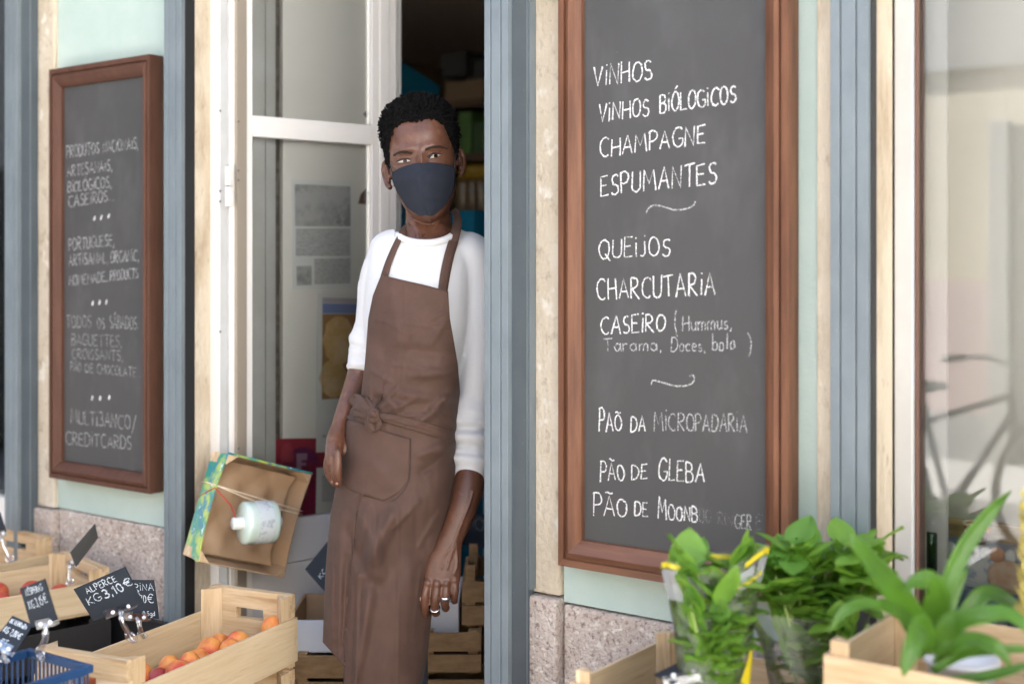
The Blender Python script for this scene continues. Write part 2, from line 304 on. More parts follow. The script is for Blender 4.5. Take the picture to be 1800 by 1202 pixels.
# ------------------------------------------------------------------ chalk lettering (stroke alphabet)
def arc(cx, cy, rx, ry, a0, a1, n=12): return [(cx + rx * math.cos(math.radians(lerp(a0, a1, i / n))), cy + ry * math.sin(math.radians(lerp(a0, a1, i / n)))) for i in range(n + 1)]
G = {
 'A': (.72, [[(0, 0), (.36, 1), (.72, 0)], [(.13, .36), (.6, .36)]]),
 'B': (.6, [[(0, 0), (.02, 1)], [(.02, 1)] + arc(.25, .77, .27, .23, 90, -90, 8) + [(.02, .54)], [(.02, .54)] + arc(.28, .27, .32, .27, 90, -90, 8) + [(0, 0)]]),
 'C': (.66, [arc(.4, .5, .4, .5, 48, 305, 16)]), 'D': (.66, [[(0, 0), (.02, 1)], [(.02, 1)] + arc(.2, .5, .46, .5, 90, -90, 12) + [(0, 0)]]),
 'E': (.56, [[(.54, 1), (.03, .98), (0, 0), (.56, .02)], [(.02, .52), (.44, .54)]]), 'F': (.54, [[(.54, 1), (.02, .98), (0, 0)], [(.02, .52), (.42, .54)]]),
 'G': (.7, [arc(.4, .5, .4, .5, 50, 330, 16) + [(.72, .42), (.42, .42)]]), 'H': (.66, [[(0, 0), (.03, 1)], [(.66, 0), (.63, 1)], [(.02, .48), (.65, .54)]]),
 'I': (.14, [[(.07, 0), (.08, .78)], [(.08, 1.02), (.1, 1.08)]]), 'J': (.4, [[(.3, .85), (.32, .2), (.2, 0), (.02, .1)], [(.3, 1.1), (.32, 1.16)]]),
 'K': (.6, [[(.02, 1), (0, 0)], [(.56, 1), (.04, .45), (.6, 0)]]), 'Z': (.6, [[(0, 1), (.6, 1), (0, 0), (.62, 0)]]), '7': (.5, [[(0, 1), (.5, 1), (.15, 0)]]), 'L': (.5, [[(.02, 1), (0, 0), (.5, .04)]]), 'M': (.86, [[(0, 0), (.1, 1), (.42, .35), (.74, 1), (.86, 0)]]), 'N': (.66, [[(0, 0), (.04, 1), (.6, 0), (.66, 1)]]),
 'O': (.68, [arc(.34, .5, .34, .5, 80, 445, 18)]), 'P': (.58, [[(.02, 0), (.04, 1)], [(-.04, .9)] + arc(.26, .74, .32, .27, 110, -90, 10) + [(.04, .46)]]),
 'Q': (.76, [arc(.36, .5, .36, .5, 80, 445, 18), [(.42, .28), (.78, -.1)]]), 'R': (.62, [[(0, 0), (.03, 1)], [(.03, 1)] + arc(.24, .76, .3, .24, 90, -90, 8) + [(.05, .5), (.62, -.04)]]),
 'S': (.54, [arc(.3, .75, .24, .25, 40, 260, 9) + arc(.26, .26, .26, .26, 80, -150, 10)]), 'T': (.66, [[(0, .97), (.68, 1.02)], [(.34, 1), (.33, -.02)]]),
 'U': (.62, [[(.02, 1), (0, .3)] + arc(.3, .26, .3, .26, 180, 360, 8) + [(.62, 1)]]), 'V': (.68, [[(0, 1), (.32, 0), (.68, 1)]]),
 'a': (.5, [arc(.24, .3, .23, .3, 60, 420, 12), [(.48, .6), (.5, 0)]]), 'b': (.5, [[(.02, 1), (.02, 0)], arc(.26, .27, .24, .27, 180, -180, 12)]),
 'c': (.42, [arc(.25, .28, .24, .28, 50, 310, 10)]), 'd': (.5, [arc(.24, .28, .23, .28, 60, 420, 12), [(.48, 1), (.5, 0)]]), 'e': (.46, [[(.03, .3), (.43, .33)] + arc(.24, .28, .22, .28, 10, 310, 10)]),
 'g': (.5, [arc(.24, .3, .23, .3, 60, 420, 12), [(.48, .6), (.48, -.25), (.3, -.38), (.08, -.3)]]),
 'l': (.2, [[(.1, 1), (.08, 0)]]), 'm': (.72, [[(0, .58), (.02, 0)], [(.02, .4), (.18, .6), (.34, .5), (.35, 0)], [(.35, .42), (.52, .6), (.68, .48), (.7, 0)]]),
 'n': (.46, [[(0, .58), (.02, 0)], [(.02, .4), (.22, .6), (.42, .5), (.44, 0)]]), 'o': (.46, [arc(.23, .28, .22, .28, 90, 450, 12)]), 'r': (.36, [[(0, .58), (.02, 0)], [(.02, .38), (.16, .58), (.34, .54)]]),
 's': (.36, [arc(.2, .43, .15, .15, 40, 260, 6) + arc(.18, .15, .16, .15, 80, -150, 7)]), 'u': (.46, [[(0, .58), (.04, .1), (.2, 0), (.4, .14), (.42, .58)], [(.42, .5), (.45, 0)]]),
 '0': (.5, [arc(.25, .5, .25, .5, 80, 445, 14)]), '1': (.3, [[(0, .7), (.24, 1), (.22, 0)]]), '2': (.5, [arc(.24, .74, .23, .26, 170, -30, 8) + [(.02, .0), (.52, .03)]]),
 '3': (.5, [arc(.22, .75, .24, .25, 140, -80, 8) + arc(.22, .26, .28, .27, 80, -150, 9)]), '5': (.5, [[(.48, 1), (.1, .98), (.06, .55)] + arc(.22, .3, .26, .3, 110, -140, 9)]),
 '8': (.5, [arc(.25, .75, .2, .25, -90, 270, 12), arc(.25, .25, .25, .25, 90, 450, 12)]), '€': (.66, [arc(.42, .5, .34, .5, 50, 310, 14), [(0, .6), (.5, .62)], [(0, .42), (.46, .44)]]),
 '.': (.1, [[(.03, 0), (.06, .05)]]), ',': (.14, [[(.1, .08), (.04, -.2)]]), ':': (.12, [[(.05, .1), (.07, .15)], [(.05, .5), (.07, .55)]]), '/': (.5, [[(.02, -.3), (.5, 1.1)]]),
 '_': (.5, [[(0, 0), (.5, .02)]]), '(': (.26, [arc(.34, .45, .32, .78, 130, 230, 8)]), ')': (.26, [arc(-.1, .45, .32, .78, 50, -50, 8)]), ' ': (.42, []),
}
ACC = {'Ó': ('O', [[(.3, 1.12), (.5, 1.32)]]), 'Ã': ('A', [[(.1, 1.12), (.25, 1.2), (.42, 1.12), (.6, 1.2)]]), 'Õ': ('O', [[(.06, 1.12), (.22, 1.22), (.42, 1.12), (.6, 1.22)]]),
       'Á': ('A', [[(.32, 1.1), (.5, 1.3)]]), 'Ê': ('E', [[(.1, 1.1), (.28, 1.25), (.46, 1.1)]])}
for k, (b, st) in ACC.items(): G[k] = (G[b][0], G[b][1] + st)
def strip(mb, pts, w, nrm):
    pts = [p for i, p in enumerate(pts) if i == 0 or (p - pts[i - 1]).length > 1e-5]
    if len(pts) < 2: return
    L, R = [], []
    for i, p in enumerate(pts):
        t = (pts[min(i + 1, len(pts) - 1)] - pts[max(i - 1, 0)]).normalized(); a = t.cross(nrm).normalized()
        ww = w * random.uniform(.75, 1.2) * .5
        L.append(p + a * ww); R.append(p - a * ww)
    mb.grid([L, R])
def write(mb, text, a, b, h0, h1, w, nrm, up=None, jit=.035):
    """letter text along the segment a->b (world points), cap heights h0..h1 in metres, strokes w wide"""
    up = up or Vector((0, 0, 1)); gap = .2
    tot = sum(G[ch][0] + gap for ch in text) - gap; x = 0
    for ch in text:
        wd_, st = G[ch]; dy = random.uniform(-.03, .03); sc = random.uniform(.94, 1.06); sh = random.uniform(-.05, .05)
        for pl in st:
            q = []
            for (u, v) in pl:
                uu = (x + u + sh * v + random.uniform(-jit, jit) * .6) / tot; hh = lerp(h0, h1, min(max(uu, 0), 1))
                q.append(a + (b - a) * uu + up * (hh * (v * sc + dy + random.uniform(-jit, jit) * .6)) + nrm * random.uniform(0, .0003))
            strip(mb, q, w, nrm)
            if w > .0019 and random.random() < .45: strip(mb, [p + up * random.uniform(-.0012, .0012) + (b - a).normalized() * random.uniform(-.0015, .0015) + nrm * .0004 for p in q], w * .7, nrm)
        x += wd_ + gap

# ------------------------------------------------------------------ ground and street
def sheet(name, x0, x1, y0, y1, z, m, thick=.02):
    b = MB(); b.box(x0, x1, y0, y1, z - thick, z); return tag(b.build(name, m), kind='structure')
sheet('ground', -150, 150, -150, 150, -.16, M['asphalt'], .05)
sheet('pavement', -30, 30, -2.9, .03, 0.0, M['paving'], .15)
sheet('road', -30, 30, -6.0, -2.9, -.12, M['asphalt'], .03)
sheet('opposite_pavement', -30, 30, -7.6, -6.0, 0.0, M['paving'], .15)
sheet('shop_floor', -7.5, 2.5, .03, 4.6, .004, M['floor'], .1)

# ------------------------------------------------------------------ the shop front
YS = -.012                                            # face of the stone trim
Xc = lambda px: X(px, YS)
H = 4.8; ZP = zat(1089, 1075)                         # building height, plinth top
shop = thing('shop_building', 'mint green shop front with pale stone trim and grey metal shutter rails', 'building', (X(870), 0, 0))
xA, xB, xC, xD = Xc(67), Xc(343), Xc(938), Xc(1541)   # rail back edges
dA = D - Xc(67) / kx(30); dC = D - Xc(938) / kx(893); dB = D - Xc(343) / kx(318); dD = D - Xc(1541) / kx(1525)
print('rail depths', dA, dB, dC, dD, 'plinth', ZP, 'opening', xB, X(851, -dC))
xCl = X(851, -dC)
LINT = 2.75
def part(nm, m, boxes, bevel=0, parent=shop):
    b = MB()
    for q in boxes: b.box(*q)
    return b.build(nm, m, parent, bevel=bevel)
# mint panels between plinth and upper floor
part('plaster_panel', M['mint'], [(Xc(95), xB - .075, 0, .11, ZP, LINT)])
part('plaster_panel', M['mint'], [(Xc(985), Xc(1435), 0, .11, ZP, LINT)])
part('upper_wall', M['mint'], [(-14, 3.85, 0, .3, LINT + .28, H)])
part('lintel', M['stone'], [(-14, 3.85, YS, .3, LINT, LINT + .28)])
# stone trim
zpA = zat(85, 893, -.02)
part('stone_trim', M['stone'], [(xA - .02, Xc(95), YS, .11, zpA, LINT)], .004)
part('stone_trim', M['stone_stain'], [(xB - .073, xB, YS, .036, 0, LINT)], .003)
part('stone_trim', M['stone'], [(xC - .05, Xc(984), YS, .11, ZP + .012, LINT)], .004)
yD = Xc(1541) / kx(1570) - D
part('stone_trim', M['stone_stain'], [(Xc(1435), xD, YS, yD, 0, LINT)], .004)
part('door_jamb', M['stone'], [(xB - .3, xB - .078, .111, .13, 0, LINT), (xCl + .012, xCl + .03, -.01, .12, 0, LINT)])
# plinth
zpA = zat(85, 893, -.02)
part('plinth_block', M['plinth'], [(xA - .025, Xc(99), -.026, .1, 0, zpA - .004)], .006)
part('plinth', M['plinth'], [(Xc(100), xB - .075, -.006, .1, 0, ZP - .003)], .005)
part('plinth_block', M['plinth'], [(xC - .06, Xc(985), -.028, .1, 0, ZP + .008)], .006)
part('plinth', M['plinth'], [(Xc(987), Xc(1434), -.006, .1, 0, ZP - .004)], .005)
# shutter rails: front face with two grooves, deep side
def rail(x0, x1, y0, y1):
    b = MB(); w = x1 - x0; e = .004
    for a, q in ((0, .26), (.29, .68), (.71, 1)): b.box(x0 + w * a, x0 + w * q, y0, y0 + .006, 0, LINT)
    b.box(x0, x1, y0 + .0055 + e, y1, 0, LINT); b.box(x0 + .0005, x1 - .0005, y0 + .0058, y0 + .0098, 0, LINT)
    o = b.build('shutter_rail', M['rail'], shop, bevel=.0012)
    if x1 - x0 > 0 and y1 - y0 > .06:
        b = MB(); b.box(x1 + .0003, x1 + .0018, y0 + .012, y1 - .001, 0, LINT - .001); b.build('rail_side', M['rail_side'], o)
        b = MB(); b.box(x1 + .0003, x1 + .003, y1 - .026, y1 - .023, 0, LINT - .001); b.build('rail_bead', M['rail'], o)
    return o
rail(X(8, -dA), xA, -dA, YS - .001)
r_ = rail(X(851, -dC), xC, -dC, YS - .001)
xBr = xB - .003; rail(X(288, -dB), X(318, -dB), -dB, YS - .001)
rail(X(1459, -dD), X(1525, -dD), -dD, YS - .001)
part('shutter_slot', M['black'], [(X(318, -dB) + .001, xB - .001, -dB + .012, YS - .002, 0, LINT)])
part('shutter_slot', M['black'], [(X(1525, -dD) + .001, xD - .001, -dD + .012, YS - .002, 0, LINT)])
part('seam_strip', M['rail'], [(xC + .0005, xC + .006, YS - .02, YS - .0005, ZP + .02, LINT)])
b = MB(); b.box(-7.0, xB - .12, -1.0, YS - .001, LINT + .15, LINT + .27); added_slab = b.build('shade_slab', M['stone'], shop, bevel=.006)  # unseen slab added to keep sky light off the upper left wall
b = MB()
for i in range(46): b.tube([Vector((-6.95 + i * .0985, -.97, LINT + .27)), Vector((-6.95 + i * .0985, -.97, LINT + 1.2))], .008, 6)
b.box(-7.0, xB - .12, -.99, -.95, LINT + 1.2, LINT + 1.24); b.build('shade_slab_railing', M['rail'], added_slab)
# side walls, room
part('interior_wall', M['room'], [(-7.5, -7.4, .3, 4.6, 0, LINT), (2.4, 2.5, .3, 4.6, 0, LINT), (-7.4, 2.4, 4.5, 4.6, 0, LINT), (-14, Xc(-160), .0, .3, 0, LINT)])
part('interior_ceiling', M['ceil'], [(-7.4, 2.4, .3, 4.5, 2.62, 2.74)])
part('rear_wall', M['room'], [(-14, 3.85, 4.62, 4.8, 0, H)]); part('roof', M['opgrey'], [(-14, 3.85, -.06, 4.82, H, H + .15)], .02)
part('end_wall', M['mint'], [(1.6, 3.85, 0, .3, 0, LINT)])

# right-hand shop window
yG = yD + .02
M['window_paint'] = mat('window_frame_paint', (.54, .535, .515), .5, (.49, .48, .46), 6, fine=((.4, .34, .27), 60, .66, .78, .4))
win = part('shop_window', M['window_paint'], [(xD + .001, X(1605, yD), yD, yD + .07, .62, LINT - .002), (X(1605, yD) + .001, 1.598, yD, yD + .07, .55, .70), (1.54, 1.598, yD, yD + .07, .702, LINT - .003)], .003)
part('window_bead', mat('brown_sealant', (.16, .085, .06), .6), [(X(1605, yD) + .0015, X(1609, yD), yD + .006, yD + .05, .702, LINT - .004)], parent=win)
part('window_pane', M['shopglass'], [(X(1609, yD) - .001, 1.54, yG, yG + .006, .70, LINT - .004)], parent=win)
part('window_apron_wall', M['plinth'], [(xD + .001, 1.598, YS + .02, .2, 0, .548)])
part('display_side', M['white_grey'], [(X(1609, yG) - .03, X(1609, yG) - .006, yG + .012, .155, .80, LINT - .01)])
xs = X(1665, .55)
part('display_back', mat('display_back_board', (.84, .82, .76), .7, (.78, .76, .70), 2), [(X(1630, .40), 1.53, .40, .42, .80, LINT - .01)])
part('display_jamb', mat('display_jamb_paint', (.74, .75, .74), .7), [(X(1609, .16) - .004, X(1664, .16), .16, .17, .80, LINT - .012)])
part('display_shelf', M['white_grey'], [(X(1609, yG) - .005, 1.53, yG + .012, .40, .775, .797)])
# left-hand window (only its edge shows)
part('display_back', mat('pale_display', (.72, .70, .64), .7, (.5, .46, .4), 5), [(-6.2, xA - .03, .45, .47, .80, 1.75)])
part('window_ledge', M['white_grey'], [(-6.2, xA - .03, .082, .449, .78, .7995)])
wl = part('shop_window', M['white_paint'], [(-6.2, X(8, -dA) - .001, .02, .08, .72, .80)], .003)
part('window_pane', M['pane'], [(-6.2, xA - .03, .05, .056, .80, LINT - .01)], parent=wl)
part('window_apron_wall', M['cream_panel'], [(-6.2, xA - .03, 0, .2, 0, .718)])

# ------------------------------------------------------------------ the door: white frame, open glazed leaf
yF = xB / kx(370) - D
dd = Vector((.255, .967, 0)).normalized(); dn = Vector((dd.y, -dd.x, 0))
P0 = Wy(405, 472, yF + .01)
def DM(o=P0): return Matrix(((dd.x, dn.x, 0, o.x), (dd.y, dn.y, 0, o.y), (0, 0, 1, 0), (0, 0, 0, 1)))
def dt(px, off=0.0, py=472): return (hit(px, py, P0 + dn * off, dn) - P0).dot(dd)
def dz(px, py, off=0.0): return hit(px, py, P0 + dn * off, dn).z
DMx = DM()
door = part('door', M['white_paint'], [(xB - .05, X(384, yF), yF, yF + .07, 0, LINT - .002)], .002)
part('door_frame', M['white_grey'], [(X(384, yF) + .0005, X(396, yF), yF + .005, yF + .06, 0, LINT - .003)], parent=door)
part('door_gap', mat('weathered_gap', (.33, .28, .22), .8), [(X(396, yF) + .0005, X(406, yF), yF + .02, yF + .05, 0, LINT - .003)], parent=door)
t445, t655, t698 = dt(445), dt(655), dt(698)
print('door leaf', t445, t655, t698, 'frame y', yF)
b = MB(); m_ = DMx
b.box(.0, dt(424), -.035, 0, .02, LINT - .06, m_); b.box(dt(424) + .0006, t445, -.035, -.003, .02, LINT - .06, m_)
b.box(t655, dt(668), -.035, -.003, .02, LINT - .06, m_); b.box(dt(668) + .0005, dt(684), -.035, 0, .02, LINT - .06, m_); b.box(dt(684) + .0005, t698, -.035, -.002, .02, LINT - .06, m_)
zt0, zt1 = dz(446, 240), dz(446, 203)
b.box(t445 + .0003, t655 - .0003, -.033, -.001, zt0, zt1, m_)
zlow = dz(500, 915)
b.build('leaf_frame', M['white_paint'], door, bevel=.0015)
b = MB(); b.box(t445 + .0005, t655 - .0005, -.03, -.012, .12, dz(500, 993), m_); b.box(t445 + .0005, t655 - .0005, -.03, -.010, dz(500, 991), zlow, m_); b.build('lower_panel', M['whitecard'], door, bevel=.001)
b = MB(); b.box(t445 + .0004, t655 - .0004, -.022, -.017, zlow, zt0 - .0005, m_); b.build('door_pane', M['pane'], door)
b = MB(); b.box(t445 + .0004, t655 - .0004, -.022, -.017, zt1 + .0005, LINT - .062, m_); b.build('door_pane', M['pane'], door)
b = MB()
for (q0, q1) in ((293, 326), (329, 363)):
    b.box(X(396.5, yF - .004), X(404.5, yF - .004), yF - .006, yF + .006, zat(400, q1, yF), zat(400, q0, yF))
b.build('hinge', M['white_paint'], door, bevel=.001)
b = MB()
for (px, py) in ((387, 195), (387, 336), (387, 354), (387, 583), (419, 214), (419, 300), (419, 317), (419, 788)):
    c = Wy(px, py, yF - (.0 if px > 400 else 0)) ; b.ball(c, .0032, 1)
b.build('screw', mat('dull_steel', (.16, .16, .15), .5, metal=.6), door)
# entry side wall seen through the leaf, parallel with it
OW = -.036
def wp(px, py, off=OW): return hit(px, py, P0 + dn * off, dn)
b = MB(); te = dt(705, OW)
b.box(dt(497, OW), te, OW - .03, OW, .02, 2.6, m_)
sw = b.build('entry_side_wall', M['cream_panel'], shop)
b = MB(); b.box(dt(425, OW), dt(464, OW), OW - .03, OW + .006, .02, 2.6, m_); b.box(dt(466, OW), dt(483, OW), OW - .03, OW + .004, .02, 2.6, m_); b.build('wall_batten', M['white_grey'], sw)
b = MB(); b.box(dt(484, OW), dt(496, OW), OW - .03, OW - .012, .02, 2.6, m_); b.build('wall_gap', mat('dusty_gap', (.16, .14, .12), .9, (.07, .06, .05), 60, lo=.45, hi=.55), sw)

# ------------------------------------------------------------------ chalkboards
def board(label, pxo, pyo_bot, pyo_top, pxi, zin, mats, name='chalkboard'):
    """outer px left/right of the frame's front, frame thickness y, inner slate"""
    yf = -.045; x0, x1 = X(pxo[0], yf), X(pxo[1], yf); z0, z1 = zat(pxo[0], pyo_bot, yf), zat(pxo[0], pyo_top, yf)
    xi0, xi1 = X(pxi[0], yf + .012), X(pxi[1], yf + .012); zi0, zi1 = zat(pxi[0], zin[0], yf + .012), z1 - (zat(pxi[0], zin[0], yf) - z0)
    r = thing(name, label, 'chalkboard', ((x0 + x1) / 2, 0, z0))
    prof = [(0, -.004), (0, yf), (.26, yf), (.28, yf + .006), (.34, yf + .006), (.37, yf + .001), (.52, yf - .002), (.78, yf + .006), (.97, yf + .014), (1, yf + .024)]
    for side, m in (('L', mats[0]), ('R', mats[0]), ('T', mats[1]), ('B', mats[1])):
        b = MB(); rows = []
        for (t, y) in prof:
            xa, xb, za, zb = lerp(x0, xi0, t), lerp(x1, xi1, t), lerp(z0, zi0, t), lerp(z1, zi1, t)
            e = {'L': ((xa, za), (xa, zb)), 'R': ((xb, za), (xb, zb)), 'T': ((xa, zb), (xb, zb)), 'B': ((xa, za), (xb, za))}[side]
            rows.append([Vector((e[0][0], y, e[0][1])), Vector((e[1][0], y, e[1][1]))])
        b.grid(rows); b.build('frame_rail', m, r, solid=0)
    b = MB(); b.box(xi0 - .004, xi1 + .004, yf + .0225, -.006, zi0 - .004, zi1 + .004); b.build('slate', M['slate'], r)
    return r, yf + .0218
N_ = Vector((0, -1, 0))
def lines(root, y, rows, w, m, name='chalk_line'):
    for (tx, xa, ya, xb, yb, h0, h1) in rows:
        b = MB(); a, e = Wy(xa, ya, y), Wy(xb, yb, y)
        k0 = (D + y) / ray(xa, ya).y / F; k1 = (D + y) / ray(xb, yb).y / F
        write(b, tx, a, e, h0 * k0, h1 * k1, w * .88, N_); b.build(name, m, root)
def squig(root, y, curves, w, m):
    for q in curves: b = MB(); strip(b, [Wy(p[0], p[1], y) for p in cat(q, 4)], w, N_); b.build('chalk_flourish', m, root)
rb, yb = board('large wooden framed chalkboard listing wines, cheeses and breads beside the doorway', (981, 1386), 993, -330, (1022, 1343), (949, 0), (M['wood_dark'], M['wood_dark_h']))
lines(rb, yb, [('VINHOS', 1044, 152, 1146, 141, 35, 34), ('VINHOS', 1053, 215, 1141, 203, 32, 30), ('BIÓLOGICOS', 1160, 199, 1294, 180, 32, 30), ('CHAMPAGNE', 1055, 277, 1240, 252, 32, 32),
               ('ESPUMANTES', 1056, 345, 1260, 322, 36, 36), ('CHARCUTARIA', 1050, 527, 1257, 518, 36, 38), ('CASEIRO', 1057, 587, 1169, 582, 31, 30)], .0030, M['chalk'])
lines(rb, yb, [('QUEIJOS', 1053, 455, 1178, 449, 36, 30), ('PAÕ', 1053, 758, 1093, 756, 40, 26), ('DA', 1109, 759, 1134, 757, 25, 25), ('PÃO', 1055, 845, 1098, 843, 40, 22), ('DE', 1110, 842, 1138, 841, 25, 25),
               ('GLEBA', 1158, 845, 1238, 847, 40, 30), ('PÃO', 1043, 906, 1102, 907, 44, 28), ('DE', 1116, 906, 1139, 907, 24, 24), ('MO', 1157, 911, 1186, 914, 40, 26), ('ONB', 1189, 914, 1226, 917, 26, 26)], .0028, M['chalk'])
lines(rb, yb, [('(', 1186, 585, 1196, 585, 38, 38), ('Hummus,', 1200, 582, 1286, 578, 27, 25), ('Tarama,', 1062, 617, 1163, 616, 22, 22), ('Doces,', 1180, 618, 1240, 617, 24, 22), ('bolo', 1252, 616, 1292, 614, 26, 26), (')', 1312, 622, 1322, 622, 36, 36),
               ('MICRO', 1150, 757, 1220, 757, 32, 30), ('PADARIA', 1223, 757, 1313, 759, 30, 32), ('GER', 1292, 928, 1321, 930, 26, 26)], .0024, M['chalk_soft'])
lines(rb, yb, [('OO', 1229, 917, 1250, 919, 24, 24), ('RIN', 1262, 920, 1288, 924, 20, 20), ('E', 1328, 930, 1342, 932, 26, 26)], .0024, M['chalk_faint'], 'faded_line')
squig(rb, yb, [[(1136, 375), (1140, 366), (1152, 361), (1168, 364), (1186, 369), (1206, 367), (1219, 361), (1222, 354)], [(1145, 677), (1147, 669), (1157, 670), (1186, 678), (1209, 677), (1220, 669), (1219, 660), (1212, 661)]], .0028, M['chalk_soft'])
lb, yl = board('narrow brown framed chalkboard on the mint wall left of the doorway', (86, 263), 839, 123, (107, 250), (810, 0), (M['wood_left'], M['wood_left']))
lines(lb, yl, [('PRODUTOS', 117, 278, 174, 270, 21, 20), ('NACIONAIS,', 181, 269, 243, 261, 20, 19), ('ARTESANAIS,', 118, 311, 197, 299, 19, 19), ('BIOLÓGICOS,', 119, 339, 196, 329, 19, 19), ('CASEIROS...', 121, 365, 200, 352, 20, 19),
               ('PORTUGUESE,', 121, 441, 201, 431, 21, 20), ('ARTISANAL,', 121, 467, 190, 462, 19, 19), ('ORGANIC,', 195, 462, 244, 458, 20, 19), ('HOMEMADE_', 122, 503, 191, 494, 18, 17), ('PRODUCTS', 194, 494, 243, 488, 18, 17),
               ('MULTI3ANCO/', 125, 743, 239, 756, 23, 25), ('CREDIT', 116, 780, 175, 785, 22, 22), ('CARDS', 178, 786, 231, 790, 22, 22)], .0026, M['chalk_soft'])
lines(lb, yl, [('TODOS', 117, 575, 160, 576, 21, 20), ('OS', 171, 577, 184, 577, 18, 18), ('SÁBADOS:', 193, 577, 243, 579, 22, 22), ('BAGUETTES,', 126, 606, 214, 610, 19, 19), ('CROISSANTS,', 127, 630, 216, 634, 17, 18), ('PÃO', 124, 651, 142, 653, 15, 15), ('DE', 150, 654, 164, 655, 15, 15), ('CHOCOLATE...', 171, 656, 248, 663, 16, 16)], .0021, M['chalk_soft'])
for (px, py) in ((166, 384), (178, 383), (191, 380), (163, 533), (175, 532), (187, 531), (162, 700), (176, 700), (192, 699)):
    c = Wy(px, py, yl); b = MB(); strip(b, [c + Vector((-.003, 0, -.005)), c, c + Vector((.002, 0, .006))], .006, N_); b.build('chalk_dot', M['chalk'], lb)

# ------------------------------------------------------------------ across the street (seen in the window's reflection), plus unseen houses added for light
yW = -7.6
opp = thing('street_house', 'cream and pink rendered house across the street, reflected in the shop window', 'building', (2.5, yW, 0))
VG = yG
def vx(px): return kx(px) * (D + VG + (VG - yW))      # world X of a pixel column on the mirrored far wall
b = MB(); b.box(-4, 3.7, yW - .3, yW, 1.36, 2.95); b.build('wall', M['opp'], opp)
b = MB(); b.box(-4, 3.7, yW - .3, yW + .02, .36, 1.358); b.build('dado', M['oppink'], opp)
b = MB(); b.box(-4, 3.7, yW - .3, yW + .05, 0, .358); b.build('plinth', M['opgrey'], opp)
b = MB(); b.box(-4, 3.7, yW - .3, yW + .06, 2.952, 3.15); b.box(-4, 3.7, yW - .3, yW + .01, 3.152, 5.2); b.build('upper_wall', M['opgrey'], opp)
b = MB(); b.box(-4.1, 3.75, yW - 4, yW + .12, 5.202, 5.4); b.build('roof', M['opgrey'], opp)
b = MB(); b.box(vx(1742), vx(1778), yW - .1, yW + .09, 0.01, 2.55); b.box(vx(1778) + .9, vx(1778) + 1.1, yW - .1, yW + .09, 0.01, 2.55); b.build('door_surround', M['opgrey'], opp, bevel=.01)
b = MB(); b.box(vx(1778) + .002, vx(1778) + .898, yW - .05, yW + .065, 0.01, 2.5); b.build('door', M['opdark'], opp)
op2 = thing('street_house', 'whitewashed house across the street, left of the cream and pink one', 'building', (-9, yW, 0))
b = MB(); b.box(-16, -4.01, yW - 4, yW - .05, 0, 4.4); b.build('wall', M['opp'], op2)
b = MB(); b.box(-16.1, -3.95, yW - 4.1, yW + .1, 4.402, 4.6); b.build('roof', M['opgrey'], op2, bevel=.01)
b = MB(); b.box(-8, -7, yW - .06, yW - .03, .02, 2.2); b.build('door', M['opdark'], op2)
left_shade_block = thing('street_house', 'unseen tall grey block added on the left to cut the light', 'building', (-10, -4, 0))  # unseen block added to dim the left end of the shop front
b = MB(); b.box(-14, -10, -7.5, -1.0, 0, 6.0); b.build('wall', M['opgrey'], left_shade_block)
b = MB(); b.box(-14.1, -9.9, -7.55, -.95, 6.002, 6.2); b.build('roof', M['opgrey'], left_shade_block, bevel=.01)
b = MB(); b.box(-9.998, -9.97, -4.4, -3.4, .02, 2.3); b.build('door', M['opdark'], left_shade_block)
right_bounce_block = thing('street_house', 'unseen white block added on the right to bounce sunlight into the doorway', 'building', (3.9, -4, 0))  # unseen sunlit wall added to brighten surfaces that face right
b = MB(); b.box(3.9, 7, -6.9, -.5, 0, 5.6); b.build('wall', M['bounce_white'], right_bounce_block)
b = MB(); b.box(3.8, 7.1, -6.95, -.45, 5.602, 5.8); b.build('roof', M['opgrey'], right_bounce_block, bevel=.01)
b = MB(); b.box(3.87, 3.898, -5.6, -4.7, .02, 2.3); b.build('door', M['opdark'], right_bounce_block)

# bicycle leaning by the far kerb, mirrored position of what the window shows
Vc = P(1667, 897, 6.2); fwv = (RV * math.cos(math.radians(24)) + FV * math.sin(math.radians(24)))
lv = fwv.cross(UV).normalized()
def bk(u, z, w=0.0):
    p = Vector((Vc.x, Vc.y, 0)) + fwv * u + lv * w; return Vector((p.x, 2 * VG - p.y, z))
bike = thing('bicycle', 'dark bicycle parked in the street, seen as a reflection in the shop window', 'bicycle', bk(0, 0))
mb_ = mat('bicycle_paint', (.02, .022, .025), .4); mt_ = mat('bicycle_tyre', (.015, .015, .015), .8); ms_ = mat('bicycle_steel', (.3, .3, .3), .3, metal=.8)
b = MB()
for p, q, r in ((bk(0, .29), bk(-.16, .80), .017), (bk(0, .29), bk(.42, .74), .021), (bk(-.13, .72), bk(.41, .82), .017), (bk(.42, .66), bk(.39, .92), .02), (bk(-.45, .34, .05), bk(0, .29, .03), .011), (bk(-.45, .34, -.05), bk(0, .29, -.03), .011), (bk(-.45, .34, .05), bk(-.14, .74, .02), .010), (bk(-.45, .34, -.05), bk(-.14, .74, -.02), .010), (bk(.42, .68, .04), bk(.62, .34, .05), .012), (bk(.42, .68, -.04), bk(.62, .34, -.05), .012)):
    b.tube([p, q], r, 8)
b.build('frame', mb_, bike, smooth=True)
